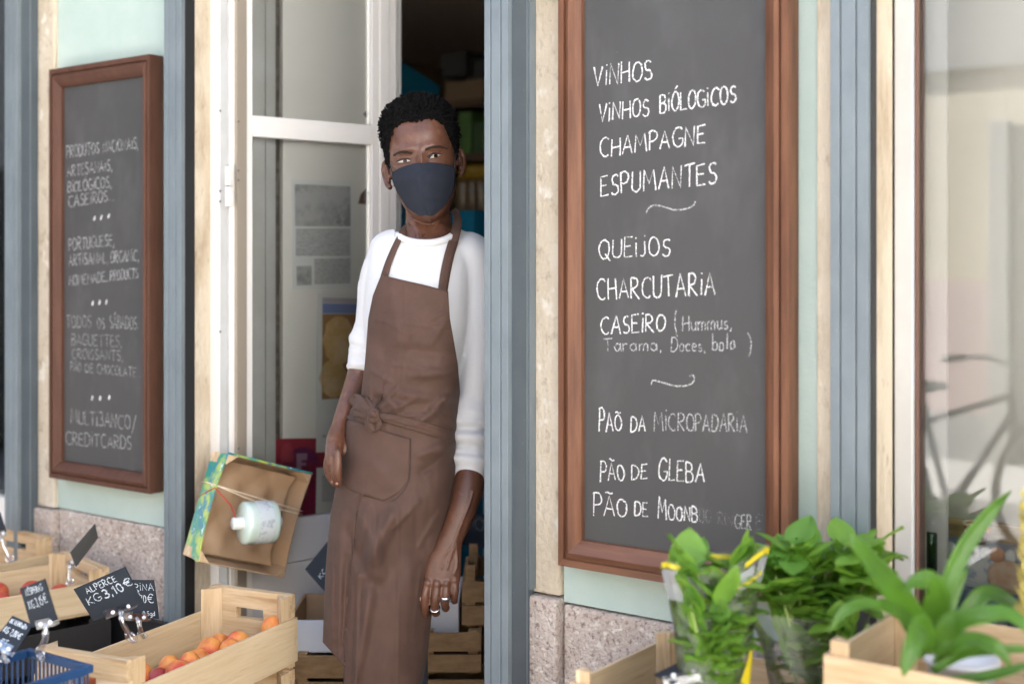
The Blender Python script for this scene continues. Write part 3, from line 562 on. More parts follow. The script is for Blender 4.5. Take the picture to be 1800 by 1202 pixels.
for u in (-.45, .62):
    b = MB(); n = 40; pts = [bk(u + .325 * math.cos(2 * math.pi * i / n), .34 + .325 * math.sin(2 * math.pi * i / n)) for i in range(n + 1)]; b.tube(pts, .02, 8, False); wh = b.build('wheel', mt_, bike, smooth=True)
    b = MB(); b.tube([bk(u + .30 * math.cos(2 * math.pi * i / n), .34 + .30 * math.sin(2 * math.pi * i / n)) for i in range(n + 1)], .008, 6, False)
    for i in range(16): b.tube([bk(u, .34, .02 * (-1) ** i), bk(u + .30 * math.cos(i * .3927), .34 + .30 * math.sin(i * .3927))], .0015, 4)
    b.build('rim', ms_, wh)
b = MB(); b.tube([bk(-.34, .885), bk(-.28, .90), bk(-.16, .885), bk(-.02, .88)], [.05, .06, .035, .018], 10); b.tube([bk(-.155, .78), bk(-.19, .885)], .013, 8); b.build('saddle', mt_, bike, smooth=True)
b = MB(); b.tube([bk(.30, .99, .29), bk(.40, 1.0, .18), bk(.44, .97, .05), bk(.44, .97, -.05), bk(.40, 1.0, -.18), bk(.30, .99, -.29)], .013, 8); b.tube([bk(.24, .985, .30), bk(.34, .995, .25)], .02, 8); b.tube([bk(.24, .985, -.30), bk(.34, .995, -.25)], .02, 8); b.tube([bk(.39, .9), bk(.44, .97)], .014, 8); b.build('handlebar', mb_, bike, smooth=True)
b = MB(); b.tube([bk(.095 * math.cos(.2618 * i), .29 + .095 * math.sin(.2618 * i), .045) for i in range(25)], .007, 6, False); b.tube([bk(0, .29, .05), bk(.10, .19, .06), bk(.16, .13, .06)], .010, 6); b.tube([bk(0, .29, -.05), bk(-.1, .39, -.06), bk(-.16, .45, -.06)], .010, 6)
b.box(-.05, .05, -.04, .04, -.012, .012, Matrix.Translation(bk(.17, .12, .1))); b.box(-.05, .05, -.04, .04, -.012, .012, Matrix.Translation(bk(-.17, .46, -.1))); b.build('crank', ms_, bike)

# ------------------------------------------------------------------ inside the shop, seen through the doorway
def pbox(name, label, cate, px0, px1, py0, py1, Z, depth, m, group=None, extra=None, bevel=.003):
    """carton-like thing whose visible face spans the pixels at distance Z (axis along the wall)"""
    y = P((px0 + px1) / 2, 472, Z).y; x0, x1 = X(px0, y), X(px1, y); z0, z1 = zat((px0 + px1) / 2, py1, y), zat((px0 + px1) / 2, py0, y)
    r = thing(name, label, cate, ((x0 + x1) / 2, y + depth / 2, z0), group)
    b = MB(); b.box(x0, x1, y, y + depth, z0, z1); b.build('body', m, r, bevel=bevel)
    if extra: extra(r, x0, x1, y, z0, z1)
    return r
# shelving along the back
ysh = P(790, 472, 5.0).y
sx0, sx1 = X(690, ysh), X(900, ysh) + .2
shelf = thing('shelf_unit', 'dark wooden wall shelf stocked with jars and packages behind the man', 'shelf', ((sx0 + sx1) / 2, ysh + .15, 0))
shz = [zat(790, 388, ysh), zat(790, 272, ysh), zat(790, 178, ysh)]
for z in shz + [.6, .15]: b = MB(); b.box(sx0, sx1, ysh, ysh + .32, z - .03, z); b.build('shelf_board', M['shelfwood'], shelf, bevel=.003)
for a, e in ((sx0 - .03, sx0 - .001), (sx1 + .001, sx1 + .03)): b = MB(); b.box(a, e, ysh, ysh + .32, .005, 2.3); b.build('upright', M['shelfwood'], shelf)
b = MB(); b.box(sx0, sx1, ysh + .321, ysh + .34, .005, 2.3); b.build('back_panel', M['shelfwood'], shelf)
def jar(px, k):
    y = ysh + .05; x = X(px, y); z = shz[0]
    r = thing('jar', 'glass preserve jar with yellow lid in the row on the shelf beside the man’s ear', 'jar', (x, y + .06, z), 'yellow lidded jars on the back shelf')
    b = MB(); b.lathe([(.0, 0), (.048, 0), (.052, .01), (.052, .15), (.045, .165), (.0, .165)], 16, Matrix.Translation((x, y + .06, z))); b.build('glass', M['jar'], r, smooth=True)
    b = MB(); b.lathe([(.0, .1651), (.05, .1651), (.05, .215), (.046, .22), (0, .22)], 16, Matrix.Translation((x, y + .06, z))); b.build('lid', M['gold'], r, smooth=True)
for k, px in enumerate((806, 822, 838, 854, 870)): jar(px, k)
def pk(px0, px1, py0, label, m, nm='package'):
    pbox(nm, label, nm, px0, px1, py0, 270, (ysh + D) / ray((px0 + px1) / 2, 472).y + .06, .12, m)
pk(806, 828, 196, 'green food package on the shelf just right of the man’s hair', M['greenpack']); pk(831, 850, 214, 'darker green pouch next to the yellow package on the shelf', mat('pouch_green', (.04, .09, .03), .5)); pk(852, 866, 200, 'yellow package at the end of the upper shelf', M['gold'])
pbox('storage_box', 'black storage box on top of the shelves at the ceiling', 'box', 775, 818, 92, 135, (ysh + D) / ray(797, 472).y, .25, M['darkbox'])
pbox('storage_box', 'wide black carton right of the black storage box under the ceiling', 'box', 821, 870, 104, 150, (ysh + D) / ray(845, 472).y + .05, .25, mat('wide_carton', (.015, .015, .016), .5))
pbox('carton', 'brown carton under the black storage boxes on the top shelf', 'carton', 782, 850, 142, 176, (ysh + D) / ray(815, 472).y + .03, .2, mat('dim_carton', (.17, .11, .06), .7))
# teal display board behind the man's head
Zt = 4.0; q = [P(690, 98, Zt), P(771, 151, Zt + .25), P(771, 405, Zt + .25), P(690, 430, Zt)]
b = MB(); o_ = RV * 0 + FV * .03; b.loft([q, [p + o_ for p in q]])
base = q[3]; tb = thing('display_stand', 'teal cardboard display stand with a slanted top behind the man’s head', 'stand', (base.x, base.y, 0)); b.build('panel', M['teal'], tb)
b = MB(); b.box(base.x - .02, base.x + .3, base.y + .03, base.y + .3, .004, base.z + .1); b.build('base', M['teal'], tb)
for nm, lab, pts in (('reflection_shape', 'upper maroon shape standing in for a reflection at the door edge above the crossbar', [(641, 200), (660, 176), (668, 200), (668, 220), (652, 219)]), ('reflection_shape', 'lower rounded maroon shape standing in for a reflection in the door glass beside the man’s ear', [(632, 358), (636, 342), (645, 332), (668, 326), (668, 360)])):
    pw = [wp(px, py, -.028) for px, py in pts]; b = MB(); b.loft([pw, [p - dn * .006 for p in pw]])
    o = b.build(nm, M['maroon']); tag(o, lab, 'sign')  # solid shapes in place of brown reflections in the door glass
# counter and things low in the doorway at the right
pbox('counter', 'pale grey shop counter standing behind the man’s forearm', 'counter', 770, 905, 760, 1290, 3.9, .5, M['white_grey'])
def plate(r, x0, x1, y, z0, z1):
    b = MB(); write(b, 'DO', Vector((x0 + .02, y - .002, z0 + .05)), Vector((x0 + .09, y - .002, z0 + .05)), .035, .035, .004, N_); b.build('chalk_writing', M['chalk_faint'], r)
pbox('price_sign', 'black chalk sign on the counter behind the man’s wrist', 'sign', 808, 905, 905, 965, 3.55, .015, M['tagslate'], extra=plate)

# ------------------------------------------------------------------ posters on the entry wall
def poster(name, label, cate, quad, m, parts=(), off=OW + .004):
    """quad: TL TR BR BL pixels; parts: (name, material, quad)"""
    w = [wp(px, py, off) for px, py in quad]; c = sum(w, Vector()) / 4
    r = thing(name, label, cate, c); b = MB(); b.loft([w, [p - dn * .0015 for p in w]]); b.build('sheet', m, r)
    for i, (pn, pm, pq) in enumerate(parts):
        pw = [wp(px, py, off + .0012 + .0006 * (i % 3)) for px, py in pq]; b = MB(); b.loft([pw, [p - dn * .0005 for p in pw]]); b.build(pn, pm, r)
    return r
def disc(cx, cy, rx, ry, n=18): return [(cx + rx * math.cos(2 * math.pi * i / n) * (1 + .08 * math.sin(3 * i)), cy + ry * math.sin(2 * math.pi * i / n)) for i in range(n)]
g1 = mat('photocopy_grey', (.50, .51, .52), .6, (.26, .27, .28), 14, lo=.4, hi=.6, fine=((.5, .5, .5), 40, .5, .6)); g2 = mat('photocopy_text', (.56, .57, .58), .6, (.40, .41, .42), 90, lo=.45, hi=.6, stretch=(1, 1, 3))
pap = mat('paper_white', (.80, .81, .81), .6)
poster('poster', 'grey photocopied notice taped inside the door glass left of the man', 'poster', [(513, 316), (621, 321), (621, 507), (516, 509)], pap,
       [('picture', g1, [(518, 324), (616, 328), (616, 398), (519, 398)]), ('text_block', g2, [(520, 402), (616, 402), (616, 450), (520, 450)]), ('picture', g1, [(521, 468), (548, 467), (548, 501), (522, 502)]), ('text_block', g2, [(553, 455), (616, 454), (616, 498), (553, 500)])], OW + .003)
bun = mat('baked_bun_print', (.66, .43, .18), .5, (.80, .62, .38), 16, lo=.4, hi=.6)
poster('poster', 'bakery poster with golden buns partly hidden by the man’s sleeve', 'poster', [(559, 516), (668, 520), (668, 698), (557, 706)], pap,
       [('photo_background', mat('dark_bake_print', (.36, .19, .08), .5), [(567, 552), (668, 552), (668, 694), (566, 702)]), ('heading_band', mat('pale_band', (.6, .5, .5), .5, (.5, .45, .55), 20), [(567, 523), (668, 526), (668, 534), (567, 532)]), ('heading_band', mat('blue_band', (.22, .30, .58), .5), [(567, 533), (668, 535), (668, 551), (567, 551)]),
        ('lettering', pap, [(575, 538), (596, 538), (596, 545), (575, 545)]), ('lettering', pap, [(602, 538), (640, 539), (640, 546), (602, 545)]), ('bun', bun, disc(596, 598, 28, 43)), ('bun', bun, disc(586, 665, 24, 34)), ('bun', bun, disc(640, 600, 20, 44)), ('bun', bun, disc(640, 668, 28, 32))], OW + .006)
poster('paper_sheet', 'blank white sheet below the bakery poster', 'paper', [(557, 704), (660, 700), (660, 792), (556, 795)], pap, [('text_block', g2, [(567, 764), (574, 764), (574, 769), (567, 769)])], OW + .009)
poster('paper_sheet', 'lower white sheet stuck over the red and purple poster', 'paper', [(557, 822), (660, 817), (660, 903), (555, 909)], pap, [('text_block', mat('faint_text', (.5, .52, .54), .6, (.6, .61, .62), 60), [(566, 834), (640, 832), (640, 878), (566, 882)])], OW + .011)
poster('poster', 'red and purple poster low on the wall behind the hanging tray', 'poster', [(476, 771), (640, 769), (640, 900), (476, 925)], mat('red_print', (.36, .035, .05), .5, (.28, .012, .05), 5),
       [('purple_shape', mat('purple_print', (.14, .01, .09), .5), disc(533, 812, 28, 27)), ('purple_shape', mat('magenta_print', (.22, .008, .06), .5), [(497, 812), (600, 812), (600, 905), (497, 915)]), ('lettering', mat('lilac_print', (.45, .3, .4), .5), [(521, 797), (540, 796), (540, 808), (530, 809), (530, 813), (538, 813), (538, 818), (530, 818), (530, 824), (522, 824)]), ('red_figure', mat('pinkred_print', (.42, .06, .09), .5), disc(505, 800, 12, 22))], OW + .003)
# tile-patterned poster in the left-hand window
yp = .30; tp = thing('poster', 'colourful tile pattern poster in the far left window', 'poster', (X(-20, yp), yp, zat(-20, 850, yp)))
b = MB(); b.box(X(-90, yp), X(28, yp), yp, yp + .004, zat(0, 852, yp), zat(0, 632, yp)); b.build('sheet', pap, tp)
for i, (cx, cy, r, col) in enumerate(((2, 655, 12, (.5, .06, .05)), (8, 690, 10, (.45, .1, .12)), (3, 720, 10, (.5, .2, .25)), (6, 752, 13, (.03, .28, .2)), (8, 775, 8, (.02, .06, .25)), (10, 800, 10, (.04, .3, .22)), (5, 826, 10, (.4, .25, .04)), (-12, 700, 12, (.05, .2, .3)), (-10, 780, 12, (.5, .1, .06)))):
    b = MB(); pw = [Wy(cx + r * (.55 if k % 2 else 1) * math.cos(k * .5236), cy + r * (.55 if k % 2 else 1) * math.sin(k * .5236), yp - .001 - .0004 * i) for k in range(12)]; b.loft([pw, [p + Vector((0, .0003, 0)) for p in pw]]); b.build('tile_motif', mat('tile_print', col, .5), tp)
def pw_box(name, label, px0, px1, py0, py1, y, m, dep=.1):
    r = thing(name, label, name.replace('_', ' '), (X(px0, y), y, zat(px0, py1, y))); b = MB(); b.box(X(px0, y), X(px1, y), y, y + dep, zat(px0, py1, y), zat(px0, py0, y)); b.build('body', m, r, bevel=.004)
    b = MB(); b.box(X(px0, y) + .004, X(px1, y) - .004, y - .001, y, lerp(zat(px0, py1, y), zat(px0, py0, y), .3), lerp(zat(px0, py1, y), zat(px0, py0, y), .7)); b.build('label_print', pap, r)
pw_box('tea_tin', 'yellow tin on the shelf in the far left window', -40, 24, 442, 470, .32, M['gold'])
b = MB(); b.box(X(-120, .3), X(40, .3), .28, .448, zat(0, 500, .3), zat(0, 472, .3) - .001); tag(b.build('window_shelf', M['darkbox']), 'dark shelf carrying the yellow tin in the far left window', 'shelf')

# ------------------------------------------------------------------ crates
def crate(name, label, loc, rz, W, L, He, Hs, group=None, style='tall_ends', mats=None, cat_='crate', tilt=(0, 0)):
    """local: X across (W), Y along (L), bottom z=0; ends He high with a hand slot, sides Hs high"""
    mx, my, mz = mats or (M['pine_x'], M['ply'], M['pine_z'])
    r = thing(name, label, cat_, loc, group, rz); r.rotation_euler = (tilt[0], tilt[1], rz); OFF.pop(r.name)
    te, ts = .018, .006
    for sy in (-1, 1):
        y0, y1 = (L / 2 - te, L / 2) if sy > 0 else (-L / 2, -L / 2 + te); b = MB(); h0, h1, hw = He * .60, He * .75, W * .17
        b.box(-W / 2, W / 2, y0, y1, 0, h0); b.box(-W / 2, W / 2, y0, y1, h1, He); b.box(-W / 2, -hw, y0, y1, h0, h1); b.box(hw, W / 2, y0, y1, h0, h1)
        b.build('end_board', mx, r, world=False)
    for sx in (-1, 1):
        x0, x1 = (W / 2 + .0005, W / 2 + ts) if sx > 0 else (-W / 2 - ts, -W / 2 - .0005)
        b = MB(); b.box(x0, x1, -L / 2 - .002, L / 2 + .002, .012, Hs); b.build('side_board', my, r, bevel=.001, world=False)
        for sy in (-1, 1):
            b = MB(); x = sx * (W / 2 - .0005); y = sy * (L / 2 - te - .0005); k = .032
            a = [Vector((x, y, .006)), Vector((x - sx * k, y, .006)), Vector((x, y - sy * k, .006))]; b.loft([a, [p + Vector((0, 0, He - .008)) for p in a]])
            for t in (.04, .07):                                   # staples
                xx = x1 if sx > 0 else x0; b.box(xx - .0004, xx + .0007, sy * (L / 2 - .009) - .0006, sy * (L / 2 - .009) + .0006, t - .012 + .02, t + .012 + .015)
            b.build('corner_post', mz, r, world=False)
    b = MB(); n = 4
    for i in range(n):
        w = (W - .02) / n; b.box(-W / 2 + .004 + i * (w + .004), -W / 2 + .004 + i * (w + .004) + w, -L / 2 + te + .001, L / 2 - te - .001, .004, .010)
    b.build('bottom_slats', my, r, world=False)
    return r
def fruit(name, label, cate, p, r, m, group=None):
    b = MB(); n = 20; rings = []
    for i in range(1, 12):
        th = math.pi * i / 12; ring = []
        for j in range(n):
            a = 2 * math.pi * j / n; k = r * (1 - .09 * math.exp(-((a - math.pi) / .22) ** 2)); ring.append(Vector((k * math.sin(th) * math.cos(a), k * math.sin(th) * math.sin(a), r * .97 * math.cos(th) - (.25 * r * math.exp(-(th / .25) ** 2)) )))
        rings.append(ring)
    b.loft(rings); o = b.build(name, m, smooth=True); o.location = p; o.rotation_euler = (random.uniform(-.9, .9), random.uniform(-.9, .9), random.uniform(0, 6.28))
    o.scale = (1, 1, random.uniform(.92, 1.02)); return tag(o, label, cate, group)
cx_, cy_ = -2.05, -.398; rzm = math.radians(11.5); Wm, Lm, Hm = .21, .52, .155; zc = .60
mainc = crate('fruit_crate', 'pale wooden crate of apricots nearest the man, with the large price tag', (cx_, cy_, zc), rzm, Wm, Lm, Hm, .105)
lowc = copy_tree(mainc); lowc['label'] = 'second wooden crate directly under the apricot crate'; lowc['group'] = 'crates stacked under the fruit'; lowc.location = (cx_ + .012, cy_ - .008, zc - .157); lowc.rotation_euler = (0, 0, rzm + .02)
Rm = Matrix.Rotation(rzm, 4, 'Z')
def inm(x, y, z): return Matrix.Translation((cx_, cy_, zc)) @ Rm @ Vector((x, y, z))
AP = 'plump orange apricot in the front wooden crate'
k = 0
for i in range(13):
    for j in range(4):
        y = -.235 + i * .0385 + random.uniform(-.006, .006); x = -.072 + j * .048 + random.uniform(-.006, .006)
        if abs(y) > .238: continue
        if (j < 1 and i > 2) or (j == 1 and i > 4) or (j == 2 and (i > 9 or i == 6)) or (j == 3 and i in (6, 10)): continue
        k += 1; z = .050 + random.uniform(0, .022) + (.012 if j == 3 else .004) + .012 * math.sin(i * 1.7)
        if j == 3 and i == 0: fruit('apricot', 'dark red apricot at the near corner of the crate beside its end board', 'apricot', inm(x, y, z + .012), .022, M['apricot_red'])
        elif (i * 5 + j * 3) % 11 == 4: fruit('apricot', 'red ripe apricot lying among the orange ones in the front crate', 'apricot', inm(x, y, z), .021, M['apricot_red'], 'ripe red apricots in the front crate')
        else: fruit('apricot', AP, 'apricot', inm(x, y, z + (.016 if (i + j) % 4 == 0 and j > 2 else 0)), random.uniform(.0205, .0275), M['apricot'], 'orange apricots in the front crate')
# two crates further left
zc2 = .61
c2 = Vector((-2.645, -.12, 0)); rz2 = math.radians(-12); d2 = Vector((-math.sin(rz2), math.cos(rz2), 0)); e2_ = Vector((math.cos(rz2), math.sin(rz2), 0))
cc2 = c2 - d2 * .25 - e2_ * .125
crb = crate('fruit_crate', 'wooden crate of red fruit behind the slate tags, with the blank tilted tag', (cc2.x, cc2.y, zc2), rz2, .25, .50, .112, .082)
c1 = Vector((-2.985, -.05, 0)); rz1 = math.radians(3); d1 = Vector((-math.sin(rz1), math.cos(rz1), 0)); e1_ = Vector((math.cos(rz1), math.sin(rz1), 0))
cc1 = c1 - d1 * .24 - e1_ * .13
crl = crate('fruit_crate', 'leftmost wooden crate with a slot handle under the grey shutter rail', (cc1.x, cc1.y, zc2 + .02), rz1, .26, .48, .115, .07)
bm3 = (M['darkbox'],) * 3  # shade below the rear crates put into the colour of their supports
crate('shaded_crate', 'support crate coloured black for the shade under the crate of red fruit', (cc2.x, cc2.y, zc2 - .116), rz2, .25, .50, .112, .1, None, mats=bm3)
crate('shaded_crate', 'support crate coloured black for the shade under the leftmost wooden crate', (cc1.x, cc1.y, zc2 - .096), rz1, .26, .48, .112, .1, None, mats=bm3)
for (u, v) in ((-.03, .12), (.05, .16), (-.07, .05), (.03, .02), (.09, .09), (-.02, -.08), (.06, -.12), (-.09, -.02), (-.06, -.18), (.02, -.2)):
    p = cc2 + e2_ * u + d2 * v + Vector((0, 0, zc2 + .045)); fruit('peach', 'small red peach in the crate behind the slate tags', 'peach', p, .028, M['peach'], 'red peaches in the rear crate')
for (u, v) in ((.04, .1), (-.06, .06), (.07, -.02), (-.02, -.1)):
    p = cc1 + e1_ * u + d1 * v + Vector((0, 0, zc2 + .05)); fruit('orange', 'orange fruit lying in the leftmost wooden crate', 'orange', p, .03, M['apricot'], 'orange fruit in the leftmost crate')
# display bench carrying all of it
bench = thing('display_bench', 'low black display bench under the fruit crates', 'bench', (-2.55, -.4, 0))
b = MB(); b.box(-3.3, -1.62, -.80, -.02, .405, .44); b.build('top', M['darkbox'], bench, bevel=.003)
b = MB(); b.box(-3.28, -1.66, -.06, -.04, .06, .404); b.build('back_panel', M['darkbox'], bench)
for (x, y) in ((-3.26, -.76), (-1.70, -.76), (-3.26, -.1), (-1.70, -.1)):
    b = MB(); b.box(x - .02, x + .02, y - .02, y + .02, .001, .404); b.build('leg', M['darkbox'], bench)
b = MB(); b.box(-3.0, -2.32, -.078, -.064, .45, .60); tag(b.build('shade_sheet', M['black']), 'black sheet put in for the shade behind the price tags', 'shade_panel')  # added black sheet painting the deep shade between the crates

# blue plastic basket
zb = .785; bl = Vector((X(50, 1.30 - D), 1.30 - D, 0)); br = Vector((X(154, 1.307 - D), 1.307 - D, 0))
wv = (br - bl); wl_ = wv.length; wv.normalize(); lv2 = Vector((-wv.y, wv.x, 0))
cb = bl + wv * wl_ / 2 - lv2 * .14
basket = thing('plastic_basket', 'blue slotted plastic basket in the lower left corner', 'basket', (cb.x, cb.y, zb - .15), None, math.atan2(wv.y, wv.x)); OFF.pop(basket.name)
W2, L2, Hb = wl_ / 2, .14, .15
def bpanel(b, p, u, n, half, h):
    k = int(half * 2 / .0105)
    for i in range(k + 1):
        a = -half + i * 2 * half / k; q = p + u * a; b.tube([q, q + Vector((0, 0, h))], .0026, 4)
    for z in (.3, .62): b.tube([p - u * half + Vector((0, 0, h * z)), p + u * half + Vector((0, 0, h * z))], .003, 4)
ux, uy = Vector((1, 0, 0)), Vector((0, 1, 0))
for nm, p, u, half in (('side_panel', Vector((W2, 0, 0)), uy, L2), ('side_panel', Vector((-W2, 0, 0)), uy, L2), ('end_panel', Vector((0, L2, 0)), ux, W2), ('end_panel', Vector((0, -L2, 0)), ux, W2)):
    b = MB(); bpanel(b, p, u, None, half, Hb - .012); 
    if nm == 'end_panel': b.box(-.03, .03, p.y - .003, p.y + .003, .0, Hb - .045)
    b.build(nm, M['blueplastic'], basket, world=False)
b = MB(); 
rim = lambda x0, x1, y0, y1: b.box(x0, x1, y0, y1, Hb - .014, Hb)
rim(-W2 - .006, W2 + .006, L2 - .004, L2 + .008); rim(-W2 - .006, W2 + .006, -L2 - .008, -L2 + .004); rim(W2 - .004, W2 + .008, -L2 + .0045, L2 - .0045); rim(-W2 - .008, -W2 + .004, -L2 + .0045, L2 - .0045)
b.build('rim', M['blueplastic'], basket, bevel=.002, world=False)
b = MB(); b.box(-W2, W2, -L2, L2, 0, .004); b.build('base', M['blueplastic'], basket, world=False)
for (x, y) in ((-.04, .08), (.01, .05), (.045, .09), (-.03, 0), (.03, -.02), (-.04, -.08), (.03, -.09)):
    p = Matrix.Translation((cb.x, cb.y, zb - .15)) @ Matrix.Rotation(math.atan2(wv.y, wv.x), 4, 'Z') @ Vector((x, y, .035)); fruit('loquat', 'small pale orange loquat inside the blue basket', 'loquat', p, .022, M['apricot'], 'loquats in the blue basket')
bc_ = crate('fruit_crate', 'wooden crate hidden under the blue basket', (cb.x, cb.y, zb - .15 - .162), math.atan2(wv.y, wv.x), .19, .28, .16, .1)
b = MB(); b.box(cb.x - .12, cb.x + .12, cb.y - .17, cb.y + .17, .44, .472, None); bx = b.build('wooden_block', M['oldwood']); tag(bx, 'flat wooden block under the crate that carries the blue basket', 'block')

# ------------------------------------------------------------------ price tags in clear clips
def price_tag(label, quad, Z, rows=(), clip=None, foot=None, m=None):
    """quad TL TR BR BL in px with distances Z (4); clip: two px points along the lower edge; foot: px chain down to what holds it"""
    w = [P(px, py, z) for (px, py), z in zip(quad, Z)]; c = w[2]
    r = thing('price_tag', label, 'price tag', (w[2] + w[3]) / 2); n = (w[1] - w[0]).cross(w[3] - w[0]).normalized()
    if n.dot(CAM - w[0]) < 0: n = -n
    b = MB(); b.loft([w, [p - n * .0025 for p in w]]); b.build('slate', m or M['tagslate'], r)
    ex, ey = (w[1] - w[0]), (w[0] - w[3])
    if rows:
        b = MB()
        for (tx, u0, u1, v, h, ws) in rows:
            a = w[3] + ex * u0 + ey * v + n * .0006; e = w[3] + ex * u1 + ey * v + n * .0006
            write(b, tx, a, e, h * ey.length, h * ey.length, ws, n, ey.normalized())
        b.build('chalk_writing', M['chalk_tag'], r)
    if clip:
        zc_ = (Z[2] + Z[3]) / 2 - .004; a, e = P(*clip[0], zc_), P(*clip[1], zc_); u = (e - a).normalized(); v = n.cross(u).normalized()
        b = MB(); b.add([a + v * .008 + n * .004, e + v * .008 + n * .004, e - v * .008 + n * .004, a - v * .008 + n * .004, a + v * .008 - n * .008, e + v * .008 - n * .008, e - v * .008 - n * .008, a - v * .008 - n * .008], [(0, 1, 2, 3), (4, 7, 6, 5), (0, 4, 5, 1), (1, 5, 6, 2), (2, 6, 7, 3), (3, 7, 4, 0)])
        cl = b.build('clip', M['clear'], r)
        b = MB(); b.ball(lerp(a, e, .3) + n * .005, .0042, 2); b.ball(lerp(a, e, .85) + n * .005, .0042, 2); b.build('clip_stud', M['clearwhite'], cl, smooth=True)
        b = MB(); ft = [P(px, py, zc_ + dz_) for px, py, dz_ in foot]; ft = [(a + e) / 2] + ft
        b.tube(ft, [.004] + [.0055] * (len(ft) - 2) + [.004], 8); b.ball(ft[1], .0065, 2)
        t = ft[-1]; q = ft[-2]; side = (t - q).cross(n).normalized()
        b.tube([q + side * .006, q + side * .011 + (t - q) * .5, t + side * .003], .003, 6); b.tube([q - side * .006, q - side * .011 + (t - q) * .5, t - side * .003], .003, 6)
        b.build('clamp', M['clear'], r, smooth=True)
    return r
price_tag('dark slate tag reading NÊSPERAS KG 3,15 €, clipped to the blue basket rim', [(35, 1034), (78, 1017), (100, 1089), (55, 1103)], (2.20, 2.17, 2.17, 2.20), [('NÊSPERAS', .18, .85, .77, .15, .0014), ('KG', .16, .38, .44, .2, .0014), ('3,15', .44, .72, .44, .22, .0014), ('€', .76, .9, .45, .22, .0014)], [(66, 1097), (97, 1090)], [(80, 1112, 0), (80, 1122, 0), (72, 1140, .01), (70, 1160, .02)])
price_tag('largest slate tag reading ALPERCE KG 3,10 €, clipped to the apricot crate', [(129, 1035), (219, 996), (251, 1058), (164, 1091)], (2.44, 2.40, 2.40, 2.44), [('ALPERCE', .18, .76, .74, .17, .0018), ('KG', .10, .36, .44, .2, .0017), ('3,10', .42, .78, .44, .22, .0024), ('€', .84, .98, .5, .2, .002), ('PT', .88, 1.0, .14, .13, .0014)], [(186, 1080), (236, 1060)], [(214, 1086, -.01), (216, 1096, -.01), (226, 1112, .0), (236, 1128, .01)])
price_tag('black slate tag half hidden behind the ALPERCE tag, showing ...RINA and a euro sign', [(208, 1019), (270, 1019), (279, 1087), (214, 1085)], (2.62, 2.60, 2.60, 2.62), [('TORINA', .1, .98, .72, .18, .0016), ('KG 1,70', .1, .74, .4, .2, .0016), ('€', .78, .95, .4, .22, .0016), ('0,5gd', .62, .95, .06, .12, .0012)], [(218, 1082), (262, 1084)], [(244, 1092, 0), (245, 1100, 0), (248, 1112, .0), (252, 1120, .01)])
price_tag('bluish slate tag reading KG 2,80 € at the left edge above the blue basket', [(22, 1081), (57, 1097), (27, 1146), (-12, 1126)], (2.22, 2.20, 2.18, 2.20), [('BETERRABA', .1, .9, .76, .14, .0013), ('KG 2,80', .1, .74, .4, .2, .0015), ('€', .8, .95, .4, .2, .0015), ('PT', .3, .6, .06, .14, .0013)], [(-6, 1130), (22, 1144)], [(8, 1145, 0), (8, 1150, 0), (7, 1156, 0), (7, 1164, 0)])
price_tag('blank slate tag tilted edgewise on the crate of red fruit', [(124, 970), (167, 920), (173, 945), (134, 996)], (2.95, 3.02, 3.02, 2.95), (), [(122, 985), (134, 996)], [(122, 996, 0), (122, 1004, 0), (121, 1018, 0), (125, 1026, 0)], mat('blank_slate', (.06, .055, .05), .5))
price_tag('black slate tag cut by the left edge, clipped on the leftmost crate', [(-24, 905), (0, 900), (11, 934), (-10, 946)], (3.2, 3.2, 3.2, 3.2), (), [(-8, 944), (10, 936)], [(4, 950, 0), (6, 960, 0), (14, 975, 0), (20, 988, 0)])

# ------------------------------------------------------------------ cardboard tray with the bag roll, hung on the door
to = .02
tq = [hit(px, py, P0 + dn * to, dn) for px, py in ((366, 790), (516, 832), (463, 994), (316, 972))]
tc_ = sum(tq, Vector()) / 4
au = (((tq[1] - tq[0]) + (tq[2] - tq[3])) / 2); av = (((tq[3] - tq[0]) + (tq[2] - tq[1])) / 2)
wu, hv = au.length * .92, av.length * .98; au.normalize(); av = (av - au * av.dot(au)).normalized()
tray = thing('cardboard_tray', 'tilted cardboard fruit tray with green printed side hanging on the open door', 'tray', tc_)
def T(u, v, w): return tc_ + au * (u * wu / 2) + av * (v * hv / 2) + dn * w
dep = .098
def slab(b, a, n_, t): b.loft([a, [p + n_ * t for p in a]])
b = MB(); slab(b, [T(-1, -1, 0), T(1, -1, 0), T(1, 1, 0), T(-1, 1, 0)], dn, .004); b.build('base', M['card'], tray)
def wall(nm, p, q, m, curve=0):
    b = MB(); rows = [[], []]; n = 12
    for i in range(n + 1):
        t = i / n; base = lerp(Vector(p), Vector(q), t); h = dep * (1 - curve * math.sin(math.pi * t)); out = (base - Vector((0, 0, 0)))
        f = 1.07
        rows[0].append(T(base.x, base.y, .004)); rows[1].append(T(base.x * f, base.y * f, h))
    b.grid(rows); o = b.build(nm, m, tray, solid=.003); return o
wall('printed_wall', (-1, -1, 0), (-1, 1, 0), M['greenprint'], .15); wall('tray_wall', (1, -1, 0), (1, 1, 0), M['card'], .12); wall('tray_wall', (-1, -1, 0), (1, -1, 0), M['card'], .05); wall('tray_wall', (-1, 1, 0), (1, 1, 0), M['card'], .1)
b = MB(); b.tube([T(-1.08, -1.08, dep), T(0, -1.075, dep * .95), T(1.08, -1.08, dep)], .003, 6); b.build('green_edge', M['greenprint'], tray)
